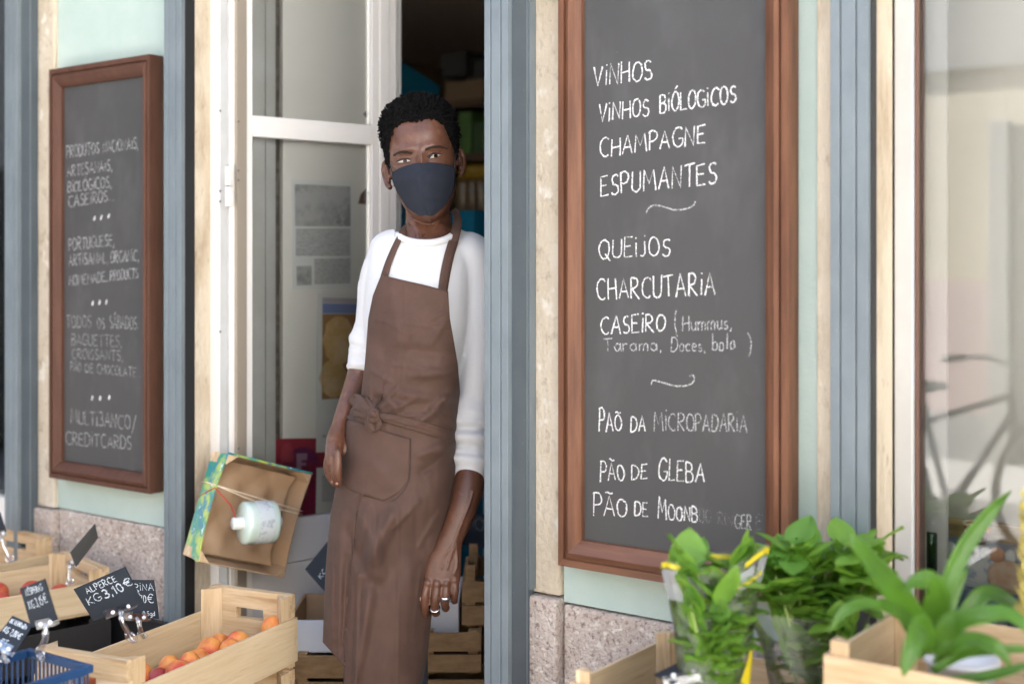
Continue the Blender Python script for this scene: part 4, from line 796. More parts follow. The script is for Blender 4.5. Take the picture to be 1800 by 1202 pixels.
b = MB(); g = [[T(lerp(-.93, .93, i / 14), lerp(-.93, .93, j / 14), .012 + .010 * math.sin(i * 1.1) * math.cos(j * .8) + random.uniform(0, .004) + .02 * (abs(i / 7 - 1) ** 6 + abs(j / 7 - 1) ** 6)) for i in range(15)] for j in range(15)]; b.grid(g); b.build('paper_liner', M['card_in'], tray, smooth=True)
for (u, v) in ((-1, -1), (1, -1), (1, 1), (-1, 1)):
    b = MB(); a = [T(u * 1.05, v * 1.05, .01), T(u * .80, v * 1.04, .01), T(u * 1.04, v * .84, .01)]; t2 = [T(u * 1.06, v * 1.06, dep + .004), T(u * .82, v * 1.06, dep + .004), T(u * 1.06, v * .86, dep + .004)]; b.loft([a, t2]); b.build('corner_post', M['card'] if u > 0 else M['pine_z'], tray, bevel=.001)
# roll
Zr = (tc_ - CAM).dot(FV) - .085
ra, rbq = P(426, 919, Zr - .03), P(482, 916, Zr + .012); rr = 37 * Zr / F; ax = (rbq - ra).normalized()
Mr = Matrix.Translation(ra) @ ax.to_track_quat('Z', 'Y').to_matrix().to_4x4(); Lr = (rbq - ra).length
roll = thing('bag_roll', 'pale green roll of produce bags mounted in the cardboard tray', 'bag roll', (ra + rbq) / 2)
b = MB(); b.lathe([(.3 * rr, -.0), (rr * .92, 0), (rr, .004), (rr, .012)] + [(rr * (1 + .0015 * (-1) ** i), .012 + (Lr - .024) * i / 8) for i in range(1, 8)] + [(rr, Lr - .012), (rr, Lr - .004), (rr * .92, Lr), (.3 * rr, Lr)], 32, Mr); b.build('roll', M['plastic_roll'], roll, smooth=True)
b = MB(); b.lathe([(rr * 1.012, Lr * .32), (rr * 1.012, Lr * .78)], 32, Mr, False); o = b.build('print_band', M['roll_label'], roll, smooth=True)
b = MB(); b.lathe([(.26 * rr, -.024), (.29 * rr, -.02), (.29 * rr, Lr + .012), (.26 * rr, Lr + .016)], 20, Mr); b.build('core', M['core'], roll, smooth=True)
b = MB(); A, B_ = T(-1.09, -.42, dep * .85), T(1.09, -.30, dep + .003)
for e in (0, .12): b.tube([lerp(A, B_, t) + av * (e * hv * .5 * math.sin(t * 2.4) * .8) + dn * (.012 if 0 < t < 1 else 0) for t in (0, .12, .3, .5, .7, .88, 1)], .0013, 6)
b.tube([A, A - dn * .05 + au * -.002, T(-1.03, -.40, 0), T(-1, -.4, -.001)], .0013, 6); tag(b.build('elastic_band', M['elastic'], smooth=True), 'cream elastic band stretched across the cardboard tray', 'elastic band')
b = MB(); b.tube([A + av * .006, lerp(A, ra - ax * .01, .5) + dn * .02, ra - ax * .012 + Vector((0, 0, .004))], .0013, 6); b.tube([A + av * .006, T(-1.04, -.2, .03), T(-1.0, -.1, 0)], .0013, 6); tag(b.build('red_string', M['redcord'], smooth=True), 'red string tied from the tray edge to the bag roll', 'string')

# ------------------------------------------------------------------ boxes and crates on the shop floor behind the man
def wc(px, py, Z): return P(px, py, Z)
def openbox(name, label, px0, px1, pyt, pyb, Z, depth, m, minner, rz=0.0):
    a, e = P(px0, pyb, Z), P(px1, pyb, Z); Wd = (e - a).length; Hh = (pyb - pyt) * Z / F; c = (a + e) / 2
    r = thing(name, label, 'box', (c.x, c.y, c.z), None, math.atan2((e - a).y, (e - a).x)); OFF.pop(r.name)
    t = .005; b = MB(); b.box(-Wd / 2, Wd / 2, 0, t, 0, Hh); b.build('front_panel', m, r, world=False)
    b = MB(); b.box(-Wd / 2, Wd / 2, depth, depth + t, 0, Hh); b.box(-Wd / 2, -Wd / 2 + t, t + .0005, depth - .0005, 0, Hh); b.box(Wd / 2 - t, Wd / 2, t + .0005, depth - .0005, 0, Hh); b.box(-Wd / 2 + t + .0005, Wd / 2 - t - .0005, t + .0005, depth - .0005, 0, t); b.build('side_panels', minner, r, world=False)
    return r, c
openbox('cardboard_box', 'open white cardboard box with brown inside, between the tray and the apron', 505, 640, 1090, 1146, 2.95, .24, M['whitecard'], M['card'])
openbox('cardboard_box', 'white cardboard box behind the man’s hanging hand', 720, 806, 1058, 1116, 3.05, .25, M['whitecard'], M['whitecard'])
def pcrate(label, px0, px1, pyt, pyb, Z, depth, group='old crates stacked behind the man', posts=True):
    a, e = P(px0, pyb, Z), P(px1, pyb, Z); Wd = (e - a).length; Hh = (pyb - pyt) * Z / F; c = (a + e) / 2
    r = thing('wooden_crate', label, 'crate', (c.x, c.y, c.z), group, math.atan2((e - a).y, (e - a).x)); OFF.pop(r.name)
    for y in (0, depth):
        for z0, z1 in ((.06, .46), (.54, .97)):
            b = MB(); b.box(-Wd / 2, Wd / 2, y, y + .008, Hh * z0, Hh * z1); b.build('slat', M['oldwood'], r, world=False, bevel=.001)
    for x in (-Wd / 2, Wd / 2 - .008):
        for z0, z1 in ((.06, .46), (.54, .97)):
            b = MB(); b.box(x, x + .008, .0085, depth - .0005, Hh * z0, Hh * z1); b.build('slat', M['oldwood'], r, world=False)
    for x in (-Wd / 2 + .0085, Wd / 2 - .0305):
        for y in (.0085, depth - .0225):
            b = MB(); b.box(x, x + .022, y, y + .022, 0, Hh * (1.28 if posts else 1)); b.build('post', M['oldwood'], r, world=False)
    b = MB(); b.box(-Wd / 2 + .009, Wd / 2 - .009, .009, depth - .001, .002, .008); b.build('floor_board', M['oldwood'], r, world=False)
    return r
pcrate('weathered slatted crate on top of the stack right of the man’s hand', 812, 900, 1020, 1103, 3.0, .26)
pcrate('weathered crate in the middle of the stack behind the apron hem', 738, 846, 1110, 1185, 2.96, .28, posts=False)
pcrate('weathered crate in the stack at the foot of the grey rail', 850, 960, 1106, 1190, 3.02, .26, posts=False)
pcrate('lowest weathered crate in the stack behind the man', 728, 900, 1192, 1290, 2.95, .3, posts=False)
pcrate('weathered crate under the open white box left of the apron', 515, 660, 1150, 1240, 2.92, .28, posts=False)
tq7 = price_tag('black diamond-shaped chalk tag hanging behind the apron’s left edge', [(536, 1000), (578, 948), (622, 1000), (580, 1050)], (3.02, 3.05, 3.02, 3.0), [('KG', .15, .4, .5, .12, .0016), ('2,50', .2, .6, .25, .12, .0016)])
b = MB(); zz = P(780, 1290, 2.95).z
pl = thing('pallet', 'low wooden pallet under the crates behind the man', 'pallet', (-2.0, P(760, 1290, 3).y + .1, 0))
y0_ = P(520, 1200, 2.9).y; b.box(-2.35, -1.35, .02, .75, zz - .045, zz - .004); b.build('deck', M['oldwood'], pl, bevel=.002)
b = MB(); 
for x in (-2.33, -1.9, -1.43): b.box(x, x + .06, .03, .74, .005, zz - .0455)
b.build('runner', M['oldwood'], pl)

# ------------------------------------------------------------------ the man in the doorway
ZM = 2.70
_tb = np.array([  # py, centre px, half width px, half depth m : the torso and hips under the cloth
 (395, 755, 52, .055), (412, 752, 82, .075), (432, 750, 100, .088), (460, 746, 104, .10), (500, 742, 103, .112), (560, 737, 99, .120), (640, 728, 95, .120), (700, 716, 92, .117), (760, 704, 96, .114),
 (830, 697, 103, .113), (900, 687, 106, .112), (1000, 672, 102, .110), (1100, 661, 95, .110), (1200, 652, 92, .11), (1320, 645, 90, .11)])
def body(py): return [np.interp(py, _tb[:, 0], _tb[:, k]) for k in (1, 2, 3)]
def zfront(px, py, grow=0.0, lim=.985):
    xc, hw, d = body(py); hw += grow * F / ZM; d += grow
    s = min(abs((px - xc) / hw), lim); return ZM - d * (1 - s ** 2.3) ** .5
foot = P(690, 472, ZM); man = thing('person', 'man in white sweatshirt, navy face mask and brown apron standing in the shop doorway', 'person', (foot.x, foot.y, 0.004))

# head frame
HC = P(744, 291, ZM - .01)
roll = math.radians(7.5); yaw = math.radians(2)
_R0, _U0, _F0 = RV, UV, -FV
HR = (_R0 * math.cos(roll) + _U0 * math.sin(roll)).normalized(); HU = (_U0 * math.cos(roll) - _R0 * math.sin(roll)).normalized(); HF = _F0.copy()
_r = HR * math.cos(yaw) + HF * math.sin(yaw) * -1; HF = (HF * math.cos(yaw) + HR * math.sin(yaw)).normalized(); HR = _r.normalized()
def Hd(x, h, z): return HC + HR * x + HU * h + HF * z
def hl(px, py):                                       # pixel -> head plane coordinates (x, h)
    d = P(px, py, ZM - .09) - P(744, 291, ZM - .09); return d.dot(HR), d.dot(HU)
_hp = np.array([  # h, half width, front, back
 (-.124, .004, .066, -.03), (-.120, .020, .078, -.005), (-.110, .034, .085, .0), (-.095, .045, .087, .015), (-.075, .055, .087, .045), (-.05, .0625, .087, .075), (-.02, .0675, .088, .092), (.01, .0705, .088, .100),
 (.03, .072, .0905, .103), (.06, .0715, .087, .102), (.085, .067, .079, .096), (.105, .057, .064, .083), (.120, .041, .042, .062), (.130, .022, .016, .036), (.133, .004, -.004, .012)])
_hh = np.linspace(-.124, .133, 64)
def smooth(col): 
    v = np.interp(_hh, _hp[:, 0], _hp[:, col])
    for _ in range(2): v[1:-1] = (v[:-2] + 2 * v[1:-1] + v[2:]) / 4
    return v
_hw, _hf, _hb = smooth(1), smooth(2), smooth(3)
def g2d(x, h, cx, ch, sx, sh): return math.exp(-((x - cx) / sx) ** 2 - ((h - ch) / sh) ** 2)
def headpt(i, a):
    h, w, f, b_ = _hh[i], _hw[i], _hf[i], _hb[i]
    ca, sa = math.cos(a), math.sin(a); e = .86
    x = w * math.copysign(abs(sa) ** e, sa); z = (f if ca > 0 else b_) * math.copysign(abs(ca) ** .92, ca)
    if ca > 0:
        ax = abs(x)
        z += .0060 * g2d(ax, h, .030, .030, .022, .008) - .0075 * g2d(ax, h, .0325, .010, .017, .0095) + .006 * g2d(ax, h, .045, -.016, .016, .012)
        z += .004 * g2d(ax, h, .033, .0075, .013, .0055)                                     # lid bulge in the socket
        z += .011 * g2d(x, h, 0, .006, .0075, .016) + .022 * g2d(x, h, 0, -.03, .012, .018) + .010 * g2d(ax, h, .011, -.036, .008, .009)
        z += .007 * g2d(x, h, 0, -.072, .022, .010) - .003 * g2d(ax, h, .062, .04, .012, .02) - .0018 * g2d(x, h, 0, .036, .0045, .008)
        z -= .0022 * (g2d(ax, h, .034, -.0065, .016, .003))                                   # crease under the eye
    return Hd(x, h, z)
b = MB()
b.loft([[headpt(i, 2 * math.pi * j / 96) for j in range(96)] for i in range(64)])
# neck, shoulders and a hidden torso
limb(b, [(748, 330, ZM + .025, 37, .050), (752, 372, ZM + .028, 39, .052), (753, 400, ZM + .02, 43, .055), (752, 425, ZM + .01, 62, .07), (748, 470, ZM, 82, .085), (735, 600, ZM, 82, .10), (712, 740, ZM, 80, .098), (695, 850, ZM, 90, .10)], 32)
for sx, px0 in ((-1, 722), (1, 772)): b.tube([P(px0 + sx * 0, 366, ZM - .012), P(px0 - sx * 4, 390, ZM - .03), P(748 - sx * -6, 418, ZM - .056)], [.010, .010, .008], 8)   # neck tendons
for sx, (px, py) in ((-1, (684, 306)), (1, (806, 284))):                                       # ears
    c = P(px, py, ZM - .002); E = lambda u, v, w: c + HR * (u * sx) + HU * v + HF * w
    rim = [E(.000, -.031, .012), E(.006, -.022, .004), E(.010, -.006, -.006), E(.012, .010, -.010), (E(.009, .023, -.008)), E(.002, .029, .0), E(-.004, .024, .010), E(-.004, .014, .014)]
    b.tube(rim, [.006, .0065, .0055, .005, .005, .0045, .004, .004], 8)
    b.ball(E(.002, -.002, -.002), (.005, .026, .012), 2, Matrix((HR, HU, HF)).transposed().to_4x4())
    b.tube([E(.004, -.008, .004), E(.006, .006, -.001), E(.002, .016, .004)], .0042, 6); b.ball(E(-.003, -.006, .014), (.004, .008, .005), 1)
# arms (skin) : pic-left arm, then pic-right arm
def armfold(t, a): return 0
limb(b, [(672, 455, ZM + .01, 22, .036), (660, 520, ZM + .028, 22, .036), (654, 580, ZM + .042, 22, .037), (641, 628, ZM + .046, 22, .037), (629, 665, ZM + .036, 21, .034), (617, 695, ZM + .012, 18, .030), (606, 724, ZM - .012, 16.5, .026), (596, 752, ZM - .035, 14.5, .021)], 26, round_start=True)
limb(b, [(840, 462, ZM + .0, 27, .038), (842, 560, ZM, 27, .038), (836, 680, ZM + .008, 24, .032), (830, 760, ZM - .016, 22, .028), (826, 815, ZM - .030, 24, .031), (824, 850, ZM - .045, 27.5, .036), (816, 885, ZM - .062, 25.5, .033), (804, 920, ZM - .078, 22.5, .027), (792, 948, ZM - .087, 21.5, .021)], 28, round_start=True)
# pic-right hand: back of the hand to the camera
limb(b, [(793, 944, ZM - .087, 21.5, .021), (787, 968, ZM - .092, 25.5, .017), (780, 995, ZM - .097, 32, .0155), (775, 1018, ZM - .098, 33.5, .0145), (774, 1033, ZM - .095, 31, .013)], 28, round_end=True)
HOFF = [-.036]
def finger(pts, r): limb(b, [(px, py, ZM + z + HOFF[0], w, w * ZM / F * .95) for (px, py, z, w) in pts], 14, 5, round_end=True, round_start=True)
finger([(752, 1020, -.062, 8.6), (748, 1040, -.073, 8.2), (746, 1060, -.070, 7.7), (747, 1076, -.056, 7.2), (750, 1078, -.042, 6.4)], 0)
finger([(768, 1022, -.064, 8.7), (766, 1044, -.076, 8.3), (764, 1064, -.071, 7.8), (765, 1076, -.055, 7.3), (768, 1077, -.040, 6.5)], 0)
finger([(784, 1022, -.062, 8.3), (783.5, 1041, -.073, 8.0), (782, 1058, -.068, 7.5), (783, 1068, -.052, 7.0), (785, 1068, -.038, 6.2)], 0)
finger([(799, 1016, -.058, 7.7), (800, 1033, -.067, 7.1), (799, 1048, -.062, 6.6), (799, 1056, -.047, 6.1), (800, 1054, -.034, 5.4)], 0)
finger([(762, 985, -.056, 10), (748, 1010, -.052, 9.8), (742, 1034, -.050, 8.6), (740.5, 1052, -.052, 7.4)], 0)      # thumb behind, tip showing
for (px, py, z, r) in ((752, 1024, -.070, .0105), (768, 1025, -.072, .0108), (784, 1024, -.070, .0102), (799, 1018, -.065, .0094)): b.ball(P(px, py, ZM + z - .036), r, 2)
for vein in ([(832, 862), (826, 885), (815, 912), (806, 940), (800, 960), (790, 985)], [(818, 905), (806, 930), (797, 955), (783, 975), (776, 1000)], [(806, 940), (803, 962), (804, 990), (800, 1008)], [(797, 955), (792, 975), (786, 1000)]):
    q = cat([(px, py) for px, py in vein], 4); pts = []
    for px, py in q:
        cx = np.interp(py, [850, 885, 920, 948, 968, 995, 1018], [824, 816, 804, 792, 787, 780, 775]); hw = np.interp(py, [850, 885, 920, 948, 968, 995, 1018], [27.5, 25.5, 22.5, 21.5, 25.5, 32, 33.5]); hd = np.interp(py, [850, 885, 920, 948, 968, 995, 1018], [.038, .034, .028, .021, .017, .0155, .0145]); zc = np.interp(py, [850, 885, 920, 948, 968, 995, 1018], [-.045, -.062, -.078, -.087, -.092, -.097, -.098])
        s = max(-.9, min(.9, (px - cx) / hw)); pts.append(P(px, py, ZM + zc - hd * (1 - s * s) ** .5 - .0002))
    b.tube(pts, .0017, 6)
HOFF[0] = -.012
# pic-left hand: seen from its thumb side against the thigh
HZ = ZM - .078
limb(b, [(598, 748, ZM - .035, 14.5, .021), (591, 768, ZM - .055, 16, .020), (587, 790, HZ + .000, 15.5, .024), (585, 808, HZ - .010, 13.5, .026)], 22, round_end=True)
finger([(580, 800, -.055, 8.5), (576, 818, -.052, 8.2), (579, 834, -.048, 7.4), (586, 847, -.044, 6.4)], 0)
finger([(584, 802, -.072, 8.8), (581, 822, -.072, 8.4), (584, 838, -.068, 7.6), (590, 850, -.062, 6.6)], 0)
finger([(590, 800, -.090, 8.6), (588, 820, -.093, 8.2), (590, 838, -.090, 7.5), (595, 851, -.084, 6.6)], 0)
finger([(593, 795, -.104, 8.0), (594, 814, -.108, 7.6), (594, 830, -.106, 7.0), (596, 843, -.100, 6.0)], 0)
finger([(598, 772, -.050, 8.5), (608, 792, -.052, 8.0), (616, 808, -.050, 7.2)], 0)
bd = b.build('body', M['skin'], man)
remesh(bd, .0020, 2)
BV = bvh(bd)
def decal(nm, outline, m, lift, parent=bd, bv=BV):
    """thin patch lying on the skin along a pixel outline"""
    bb = MB(); cx = sum(p[0] for p in outline) / len(outline); cy = sum(p[1] for p in outline) / len(outline); R0 = []
    for k in (1, .66, .33, .03): R0.append([on(bv, cx + (px - cx) * k, cy + (py - cy) * k, lift) for px, py in outline])
    bb.loft(R0, caps=True); return bb.build(nm, m, parent, smooth=True)
# eyes: almond of white, iris, lids; brows
for (cx, cy, hw, hh, ang) in ((709.5, 284, 12.5, 2.9, -7), (763.5, 275, 13.5, 3.3, -12)):
    ca, sa = math.cos(math.radians(ang)), math.sin(math.radians(ang))
    def ep(u, v): return (cx + hw * u * ca - hh * v * sa * 1.0, cy + hw * u * sa + hh * v * ca)
    up = [ep(u, -(1 - abs(u) ** 2.1) * (1.0 + .25 * u * (1 if cx < 740 else -1))) for u in np.linspace(-1, 1, 11)]; lo = [ep(u, (1 - abs(u) ** 2.0) * .72) for u in np.linspace(1, -1, 11)][1:-1]
    ey = decal('eye', up + lo, M['eyewhite'], .0014)
    ix, iy = ep(.20, -.06); decal('iris', [(ix + 3.5 * math.cos(t), iy + max(-2.7, min(2.4, 3.5 * math.sin(t)))) for t in np.linspace(0, 2 * math.pi, 15)[:-1]], M['iris'], .0020, ey)
    bb = MB(); bb.tube([on(BV, px, py - 1.0, .0010) for px, py in up], [.0008] + [.0015] * 9 + [.0009], 6); bb.build('upper_lid', M['brow'], bd, smooth=True)
    bb = MB(); bb.tube([on(BV, px, py + 1.2, .0003) for px, py in [up[0]] + lo[::-1] + [up[-1]]], [.0007] + [.0013] * 9 + [.0008], 6); bb.build('lower_lid', M['skin'], bd, smooth=True)
    bb = MB(); bb.tube([on(BV, px + 1, py - 5.4 + 1.2 * abs(k - 5) / 5, -.0012) for k, (px, py) in enumerate(up)], [.0008] + [.0022] * 9 + [.0010], 6); bb.build('eyelid_fold', M['skin'], bd, smooth=True)
for q in ([(691, 274, 1.2), (698, 269.5, 2.4), (706, 267.5, 2.9), (714, 268, 2.8), (723, 270, 2.2)], [(747, 264, 2.3), (755, 260.5, 3.0), (764, 258.5, 3.0), (774, 258.5, 2.4), (785, 262, 1.1)]):
    bb = MB(); qq = cat(q, 6)
    for i in range(260):
        t = random.random() * (len(qq) - 1.001); k = int(t); c = qq[k] + (qq[k + 1] - qq[k]) * (t - k); v = random.uniform(-1, 1) * c[2] * .8
        a = on(BV, c[0], c[1] + v, .0003); e = on(BV, c[0] + random.uniform(1.5, 3.5), c[1] + v * .7 - random.uniform(-.6, 1.2), .0011); bb.tube([a, e], [.0005, .0003], 4)
    bb.build('eyebrow', M['brow'], bd)
for q in ([(695, 288), (690, 287), (687, 284)], [(695, 290), (690, 291), (687, 291)], [(779, 272), (784, 269), (788, 268)], [(779, 275), (785, 274), (789, 275)], [(700, 293), (709, 295.5), (719, 293)], [(754, 285), (764, 286.5), (774, 282)]):
    bb = MB(); qq = cat(q, 5); bb.tube([on(BV, a[0], a[1], -.0003) for a in qq], [.0003] + [.0009] * (len(qq) - 2) + [.0003], 6); bb.build('smile_crease', M['skin'], bd, smooth=True)
# neck tattoo
bb = MB(); 
for pl in ([(731, 411), (731, 419), (733, 420)], [(735, 411), (739, 419)], [(742, 411), (742, 420)], [(747, 411), (742, 416), (748, 420)]): strip(bb, [on(BV, x, y, .0007) for x, y in pl], .0022, -FV)
bb.build('neck_tattoo', M['tattoo'], bd)
# nails
for (px, py, sx, sy) in ((739.5, 1052, 2.6, 4), (584, 846, 2.6, 3.2), (592, 849, 2.8, 3.4)):
    bb = MB(); c = on(BV, px, py, -.0006, ZM - .09); bb.ball(c, (1, 1, 1), 2, Matrix((RV * sx * ZM / F, UV * sy * ZM / F, FV * .0016)).transposed().to_4x4()); bb.build('nail', M['nail'], bd, smooth=True)
def ring(px, py, z, rpx, ang, wd):
    c = P(px, py, ZM + z); t = (UV * -1 * math.cos(ang) + -FV * 0 + FV * math.sin(ang)).normalized(); bb = MB(); r = rpx * ZM / F
    bb.lathe([(r, -wd), (r + .0012, -wd * .8), (r + .0016, 0), (r + .0012, wd * .8), (r, wd)], 24, Matrix.Translation(c) @ t.to_track_quat('Z', 'Y').to_matrix().to_4x4()); return bb.build('ring', M['silver'], man, smooth=True)
ring(783, 1049, -.1075, 8.3, .25, .0034); ring(764.5, 1068, -.1030, 8.2, .7, .0015)

# hair: many short coils
bb = MB(); tot = 0; hb = MB()
def hairline(al):
    al = abs(al); return float(np.interp(al, [0, .45, .75, .95, 1.15, 1.35, 1.6, 1.9, 2.3, 3.15], [.085, .086, .077, .052, .030, .005, .006, -.03, -.05, -.055]))
while tot < 4200:
    h = random.uniform(-.05, .131); a = random.uniform(-math.pi, math.pi)
    i = int(np.searchsorted(_hh, h)); i = min(max(i, 1), 63)
    edge = h - hairline(a)
    if edge < -.004 + random.uniform(0, .006): continue
    p = headpt(i, a); nrm = (p - Hd(0, .02 if h > 0 else h, -.01)).normalized(); tot += 1
    top = max(0, min(1, (h - .03) / .07)); L = lerp(.0055, .020, top) * random.uniform(.45, 1.25) * min(1, .35 + edge / .02)
    r = random.uniform(.0017, .0034); e1 = nrm.orthogonal().normalized(); e2 = nrm.cross(e1); ph = random.uniform(0, 6.28); lean = (e1 * random.uniform(-1, 1) + e2 * random.uniform(-1, 1)) * .4
    pts = [p - nrm * .003]; n = 5
    for k in range(n + 1):
        t = k / n; pts.append(p + nrm * (L * t) + lean * (L * t * t) + (e1 * math.cos(ph + t * 7) + e2 * math.sin(ph + t * 7)) * .0030 * (.4 + t))
    hb.tube(pts, [r * .9] + [r * random.uniform(.8, 1.15) for _ in range(n)] + [r * .55], 5)
for _ in range(900):
    h = random.uniform(.045, .131); a = random.uniform(-math.pi, math.pi); i = min(max(int(np.searchsorted(_hh, h)), 1), 63)
    if h - hairline(a) < -.003: continue
    p = headpt(i, a); nrm = (p - Hd(0, .02, -.01)).normalized(); e1 = nrm.orthogonal().normalized(); e2 = nrm.cross(e1); ph = random.uniform(0, 6.28); L = random.uniform(.008, .019 + .008 * max(0, (h - .09) / .04)) * min(1, .3 + (h - hairline(a)) / .03); lean = (e1 * random.uniform(-1, 1) + e2 * random.uniform(-1, 1)) * .5
    hb.tube([p + nrm * (L * k / 7) + lean * (L * (k / 7) ** 2) + (e1 * math.cos(ph + k * 1.5) + e2 * math.sin(ph + k * 1.5)) * .0024 for k in range(8)], [.0009] * 7 + [.0004], 4)
# scalp cap under the coils
rows = []
for i in range(20, 64):
    rows.append([(headpt(i, 2 * math.pi * j / 64 - math.pi)) + (headpt(i, 2 * math.pi * j / 64 - math.pi) - Hd(0, .0, -.01)).normalized() * (.0035 if _hh[i] > hairline(2 * math.pi * j / 64 - math.pi) + .001 else -.004) for j in range(64)])
hb.loft(rows, caps=True)
hb.build('hair', M['hair'], man, smooth=True)

# sweatshirt
def wr(seed, amp):
    rnd = random.Random(seed); w = [(rnd.uniform(3, 16), rnd.uniform(0, 6.28), rnd.choice((1, 1, 2)), rnd.uniform(0, 6.28)) for _ in range(7)]
    return lambda t, a: amp(t) * sum(math.sin(f * 6.28 * t + p + .9 * math.sin(k * a + q)) for f, p, k, q in w) / 3.2
b = MB()
rows = [(py, *body(py)) for py in (412, 424, 440, 470, 520, 580, 640, 700, 750, 800, 850, 890)]
limb(b, [(xc, py, ZM + float(np.interp(py, [412, 560], [.012, 0])), (hw - 3 if py < 590 else hw - 13) if py > 420 else hw * .9, d) for py, xc, hw, d in rows], 48, 4)
limb(b, [(752, 404, ZM + .013, 52, .052), (752, 414, ZM + .0125, 78, .066), (750, 440, ZM + .011, 93, .08)], 40, 4)
limb(b, [(690, 456, ZM + .008, 36, .052), (676, 468, ZM + .012, 36, .054), (663, 500, ZM + .026, 33, .052), (659, 540, ZM + .036, 31.5, .050), (655, 570, ZM + .043, 31, .050), (647, 600, ZM + .048, 32.5, .052), (643, 626, ZM + .046, 30, .049), (640, 640, ZM + .042, 28.5, .046), (637, 655, ZM + .037, 27, .043)], 36, 8, mod=wr(3, lambda t: .018 + .13 * max(0, t - .3)), round_start=True)
limb(b, [(812, 446, ZM + .0, 40, .055), (834, 458, ZM - .002, 40, .056), (842, 520, ZM, 37, .054), (842, 600, ZM, 37, .053), (838, 670, ZM + .004, 38, .054), (830, 715, ZM, 42, .055), (827, 745, ZM - .004, 44, .056), (828, 772, ZM - .012, 37, .050), (828, 795, ZM - .016, 36, .049), (827, 815, ZM - .022, 34, .046), (826, 843, ZM - .028, 31, .042)], 40, 8, mod=wr(8, lambda t: .018 + .105 * max(0, min(1, (t - .36) * 3)) * (1 if t < .93 else .2)), round_start=True)
sh = b.build('sweatshirt', M['shirt'], man)
remesh(sh, .0042, 3)
SB0 = bvh(sh)
def neckline(px): return 404 + 22 * math.sqrt(max(0, 1 - ((px - 747) / 52) ** 2))
off = OFF[sh.name]; bm = bmesh.new(); bm.from_mesh(sh.data); kill = []
for v in bm.verts:
    d = v.co + off - CAM; z = d.dot(FV); px = 900 + F * d.dot(RV) / z; py = HOR - F * d.z / z
    if (abs(px - 747) < 52 and py < neckline(px)): kill.append(v)
bmesh.ops.delete(bm, geom=kill, context='VERTS'); bm.to_mesh(sh.data); bm.free()
SB = bvh(sh)
col = [on(SB0, px, neckline(px) + 1.5, .001, ZM) for px in np.linspace(697, 797, 25)]
bb = MB(); bb.tube(col, [.006] + [.0078] * 23 + [.006], 10); bb.build('collar', M['shirt'], sh, smooth=True)
def on2(px, py, lift):
    c = []
    for t in (SB, BV):
        h = t.ray_cast(CAM, ray(px, py).normalized())
        if h[0] is not None: c.append(((h[0] - CAM).length, h[0]))
    return (min(c)[1] if c else P(px, py, ZM + .02)) - ray(px, py).normalized() * lift

# apron: front panel with folds
eL = [(483, 671), (500, 664), (520, 656), (560, 648), (600, 645), (640, 642), (690, 636), (705, 629), (720, 616), (740, 606), (780, 600), (820, 598), (850, 592), (880, 586), (900, 582), (950, 577), (1000, 573), (1050, 571), (1128, 568), (1300, 566)]
eR = [(483, 785), (512, 787), (560, 790), (600, 797), (640, 804), (690, 808), (720, 804), (760, 801), (800, 800), (850, 801), (900, 794), (960, 779), (1020, 768), (1050, 762), (1090, 757), (1150, 751), (1202, 741), (1300, 730)]
def eX(T_, py): return float(np.interp(py, [p[0] for p in T_], [p[1] for p in T_]))
FOLDS = [  # x0 y0 x1 y1 width amp(m)
 (640, 900, 668, 1010, 12, .012), (690, 905, 640, 1010, 13, .013), (610, 930, 655, 1030, 11, -.008), (655, 1010, 625, 1202, 10, .010), (600, 900, 592, 1120, 10, .006), (612, 980, 600, 1160, 8, -.006), (585, 940, 580, 1100, 6, .005),
 (795, 690, 760, 720, 8, .009), (760, 700, 690, 690, 9, .006), (800, 655, 720, 660, 8, .006), (790, 625, 700, 612, 10, -.004), (770, 720, 735, 742, 6, .008), (700, 720, 672, 690, 9, .010), (690, 700, 655, 700, 9, -.008), (720, 560, 700, 640, 16, .004), (690, 520, 700, 600, 12, .004),
 (790, 780, 735, 800, 9, .007), (795, 800, 740, 830, 9, -.005), (770, 860, 650, 940, 26, .008), (780, 900, 700, 1000, 26, -.006), (720, 960, 690, 1160, 22, .006), (745, 980, 735, 1180, 16, -.005), (640, 800, 690, 850, 14, .004), (785, 560, 760, 600, 8, .004), (660, 600, 700, 640, 16, -.004), (810, 700, 780, 700, 6, .006),
 (664, 722, 700, 678, 4, .0035), (668, 728, 730, 702, 4, .003), (655, 722, 648, 676, 4, .003), (672, 735, 745, 728, 3.5, .003), (800, 752, 758, 716, 4, .0035), (803, 748, 782, 700, 4, .003), (802, 778, 765, 800, 4, .003), (800, 790, 748, 836, 4.5, .0028),
 (712, 500, 706, 760, 3, .0012), (640, 560, 800, 578, 3, .0012), (630, 1010, 624, 1230, 3.5, .004), (700, 890, 700, 1235, 3, .0012), (600, 1010, 596, 1150, 3.5, .0025), (585, 1000, 583, 1140, 3, .002), (648, 900, 636, 980, 4, -.003), (668, 905, 662, 960, 4, .003),
 (735, 880, 690, 930, 5, .003), (772, 900, 735, 960, 5, .003), (740, 1000, 726, 1120, 5, .0025), (660, 860, 612, 880, 4, .0025), (690, 640, 770, 652, 4, .002), (670, 560, 720, 590, 4, .0018), (760, 560, 790, 545, 3.5, .002), (650, 650, 690, 672, 4, .002)]
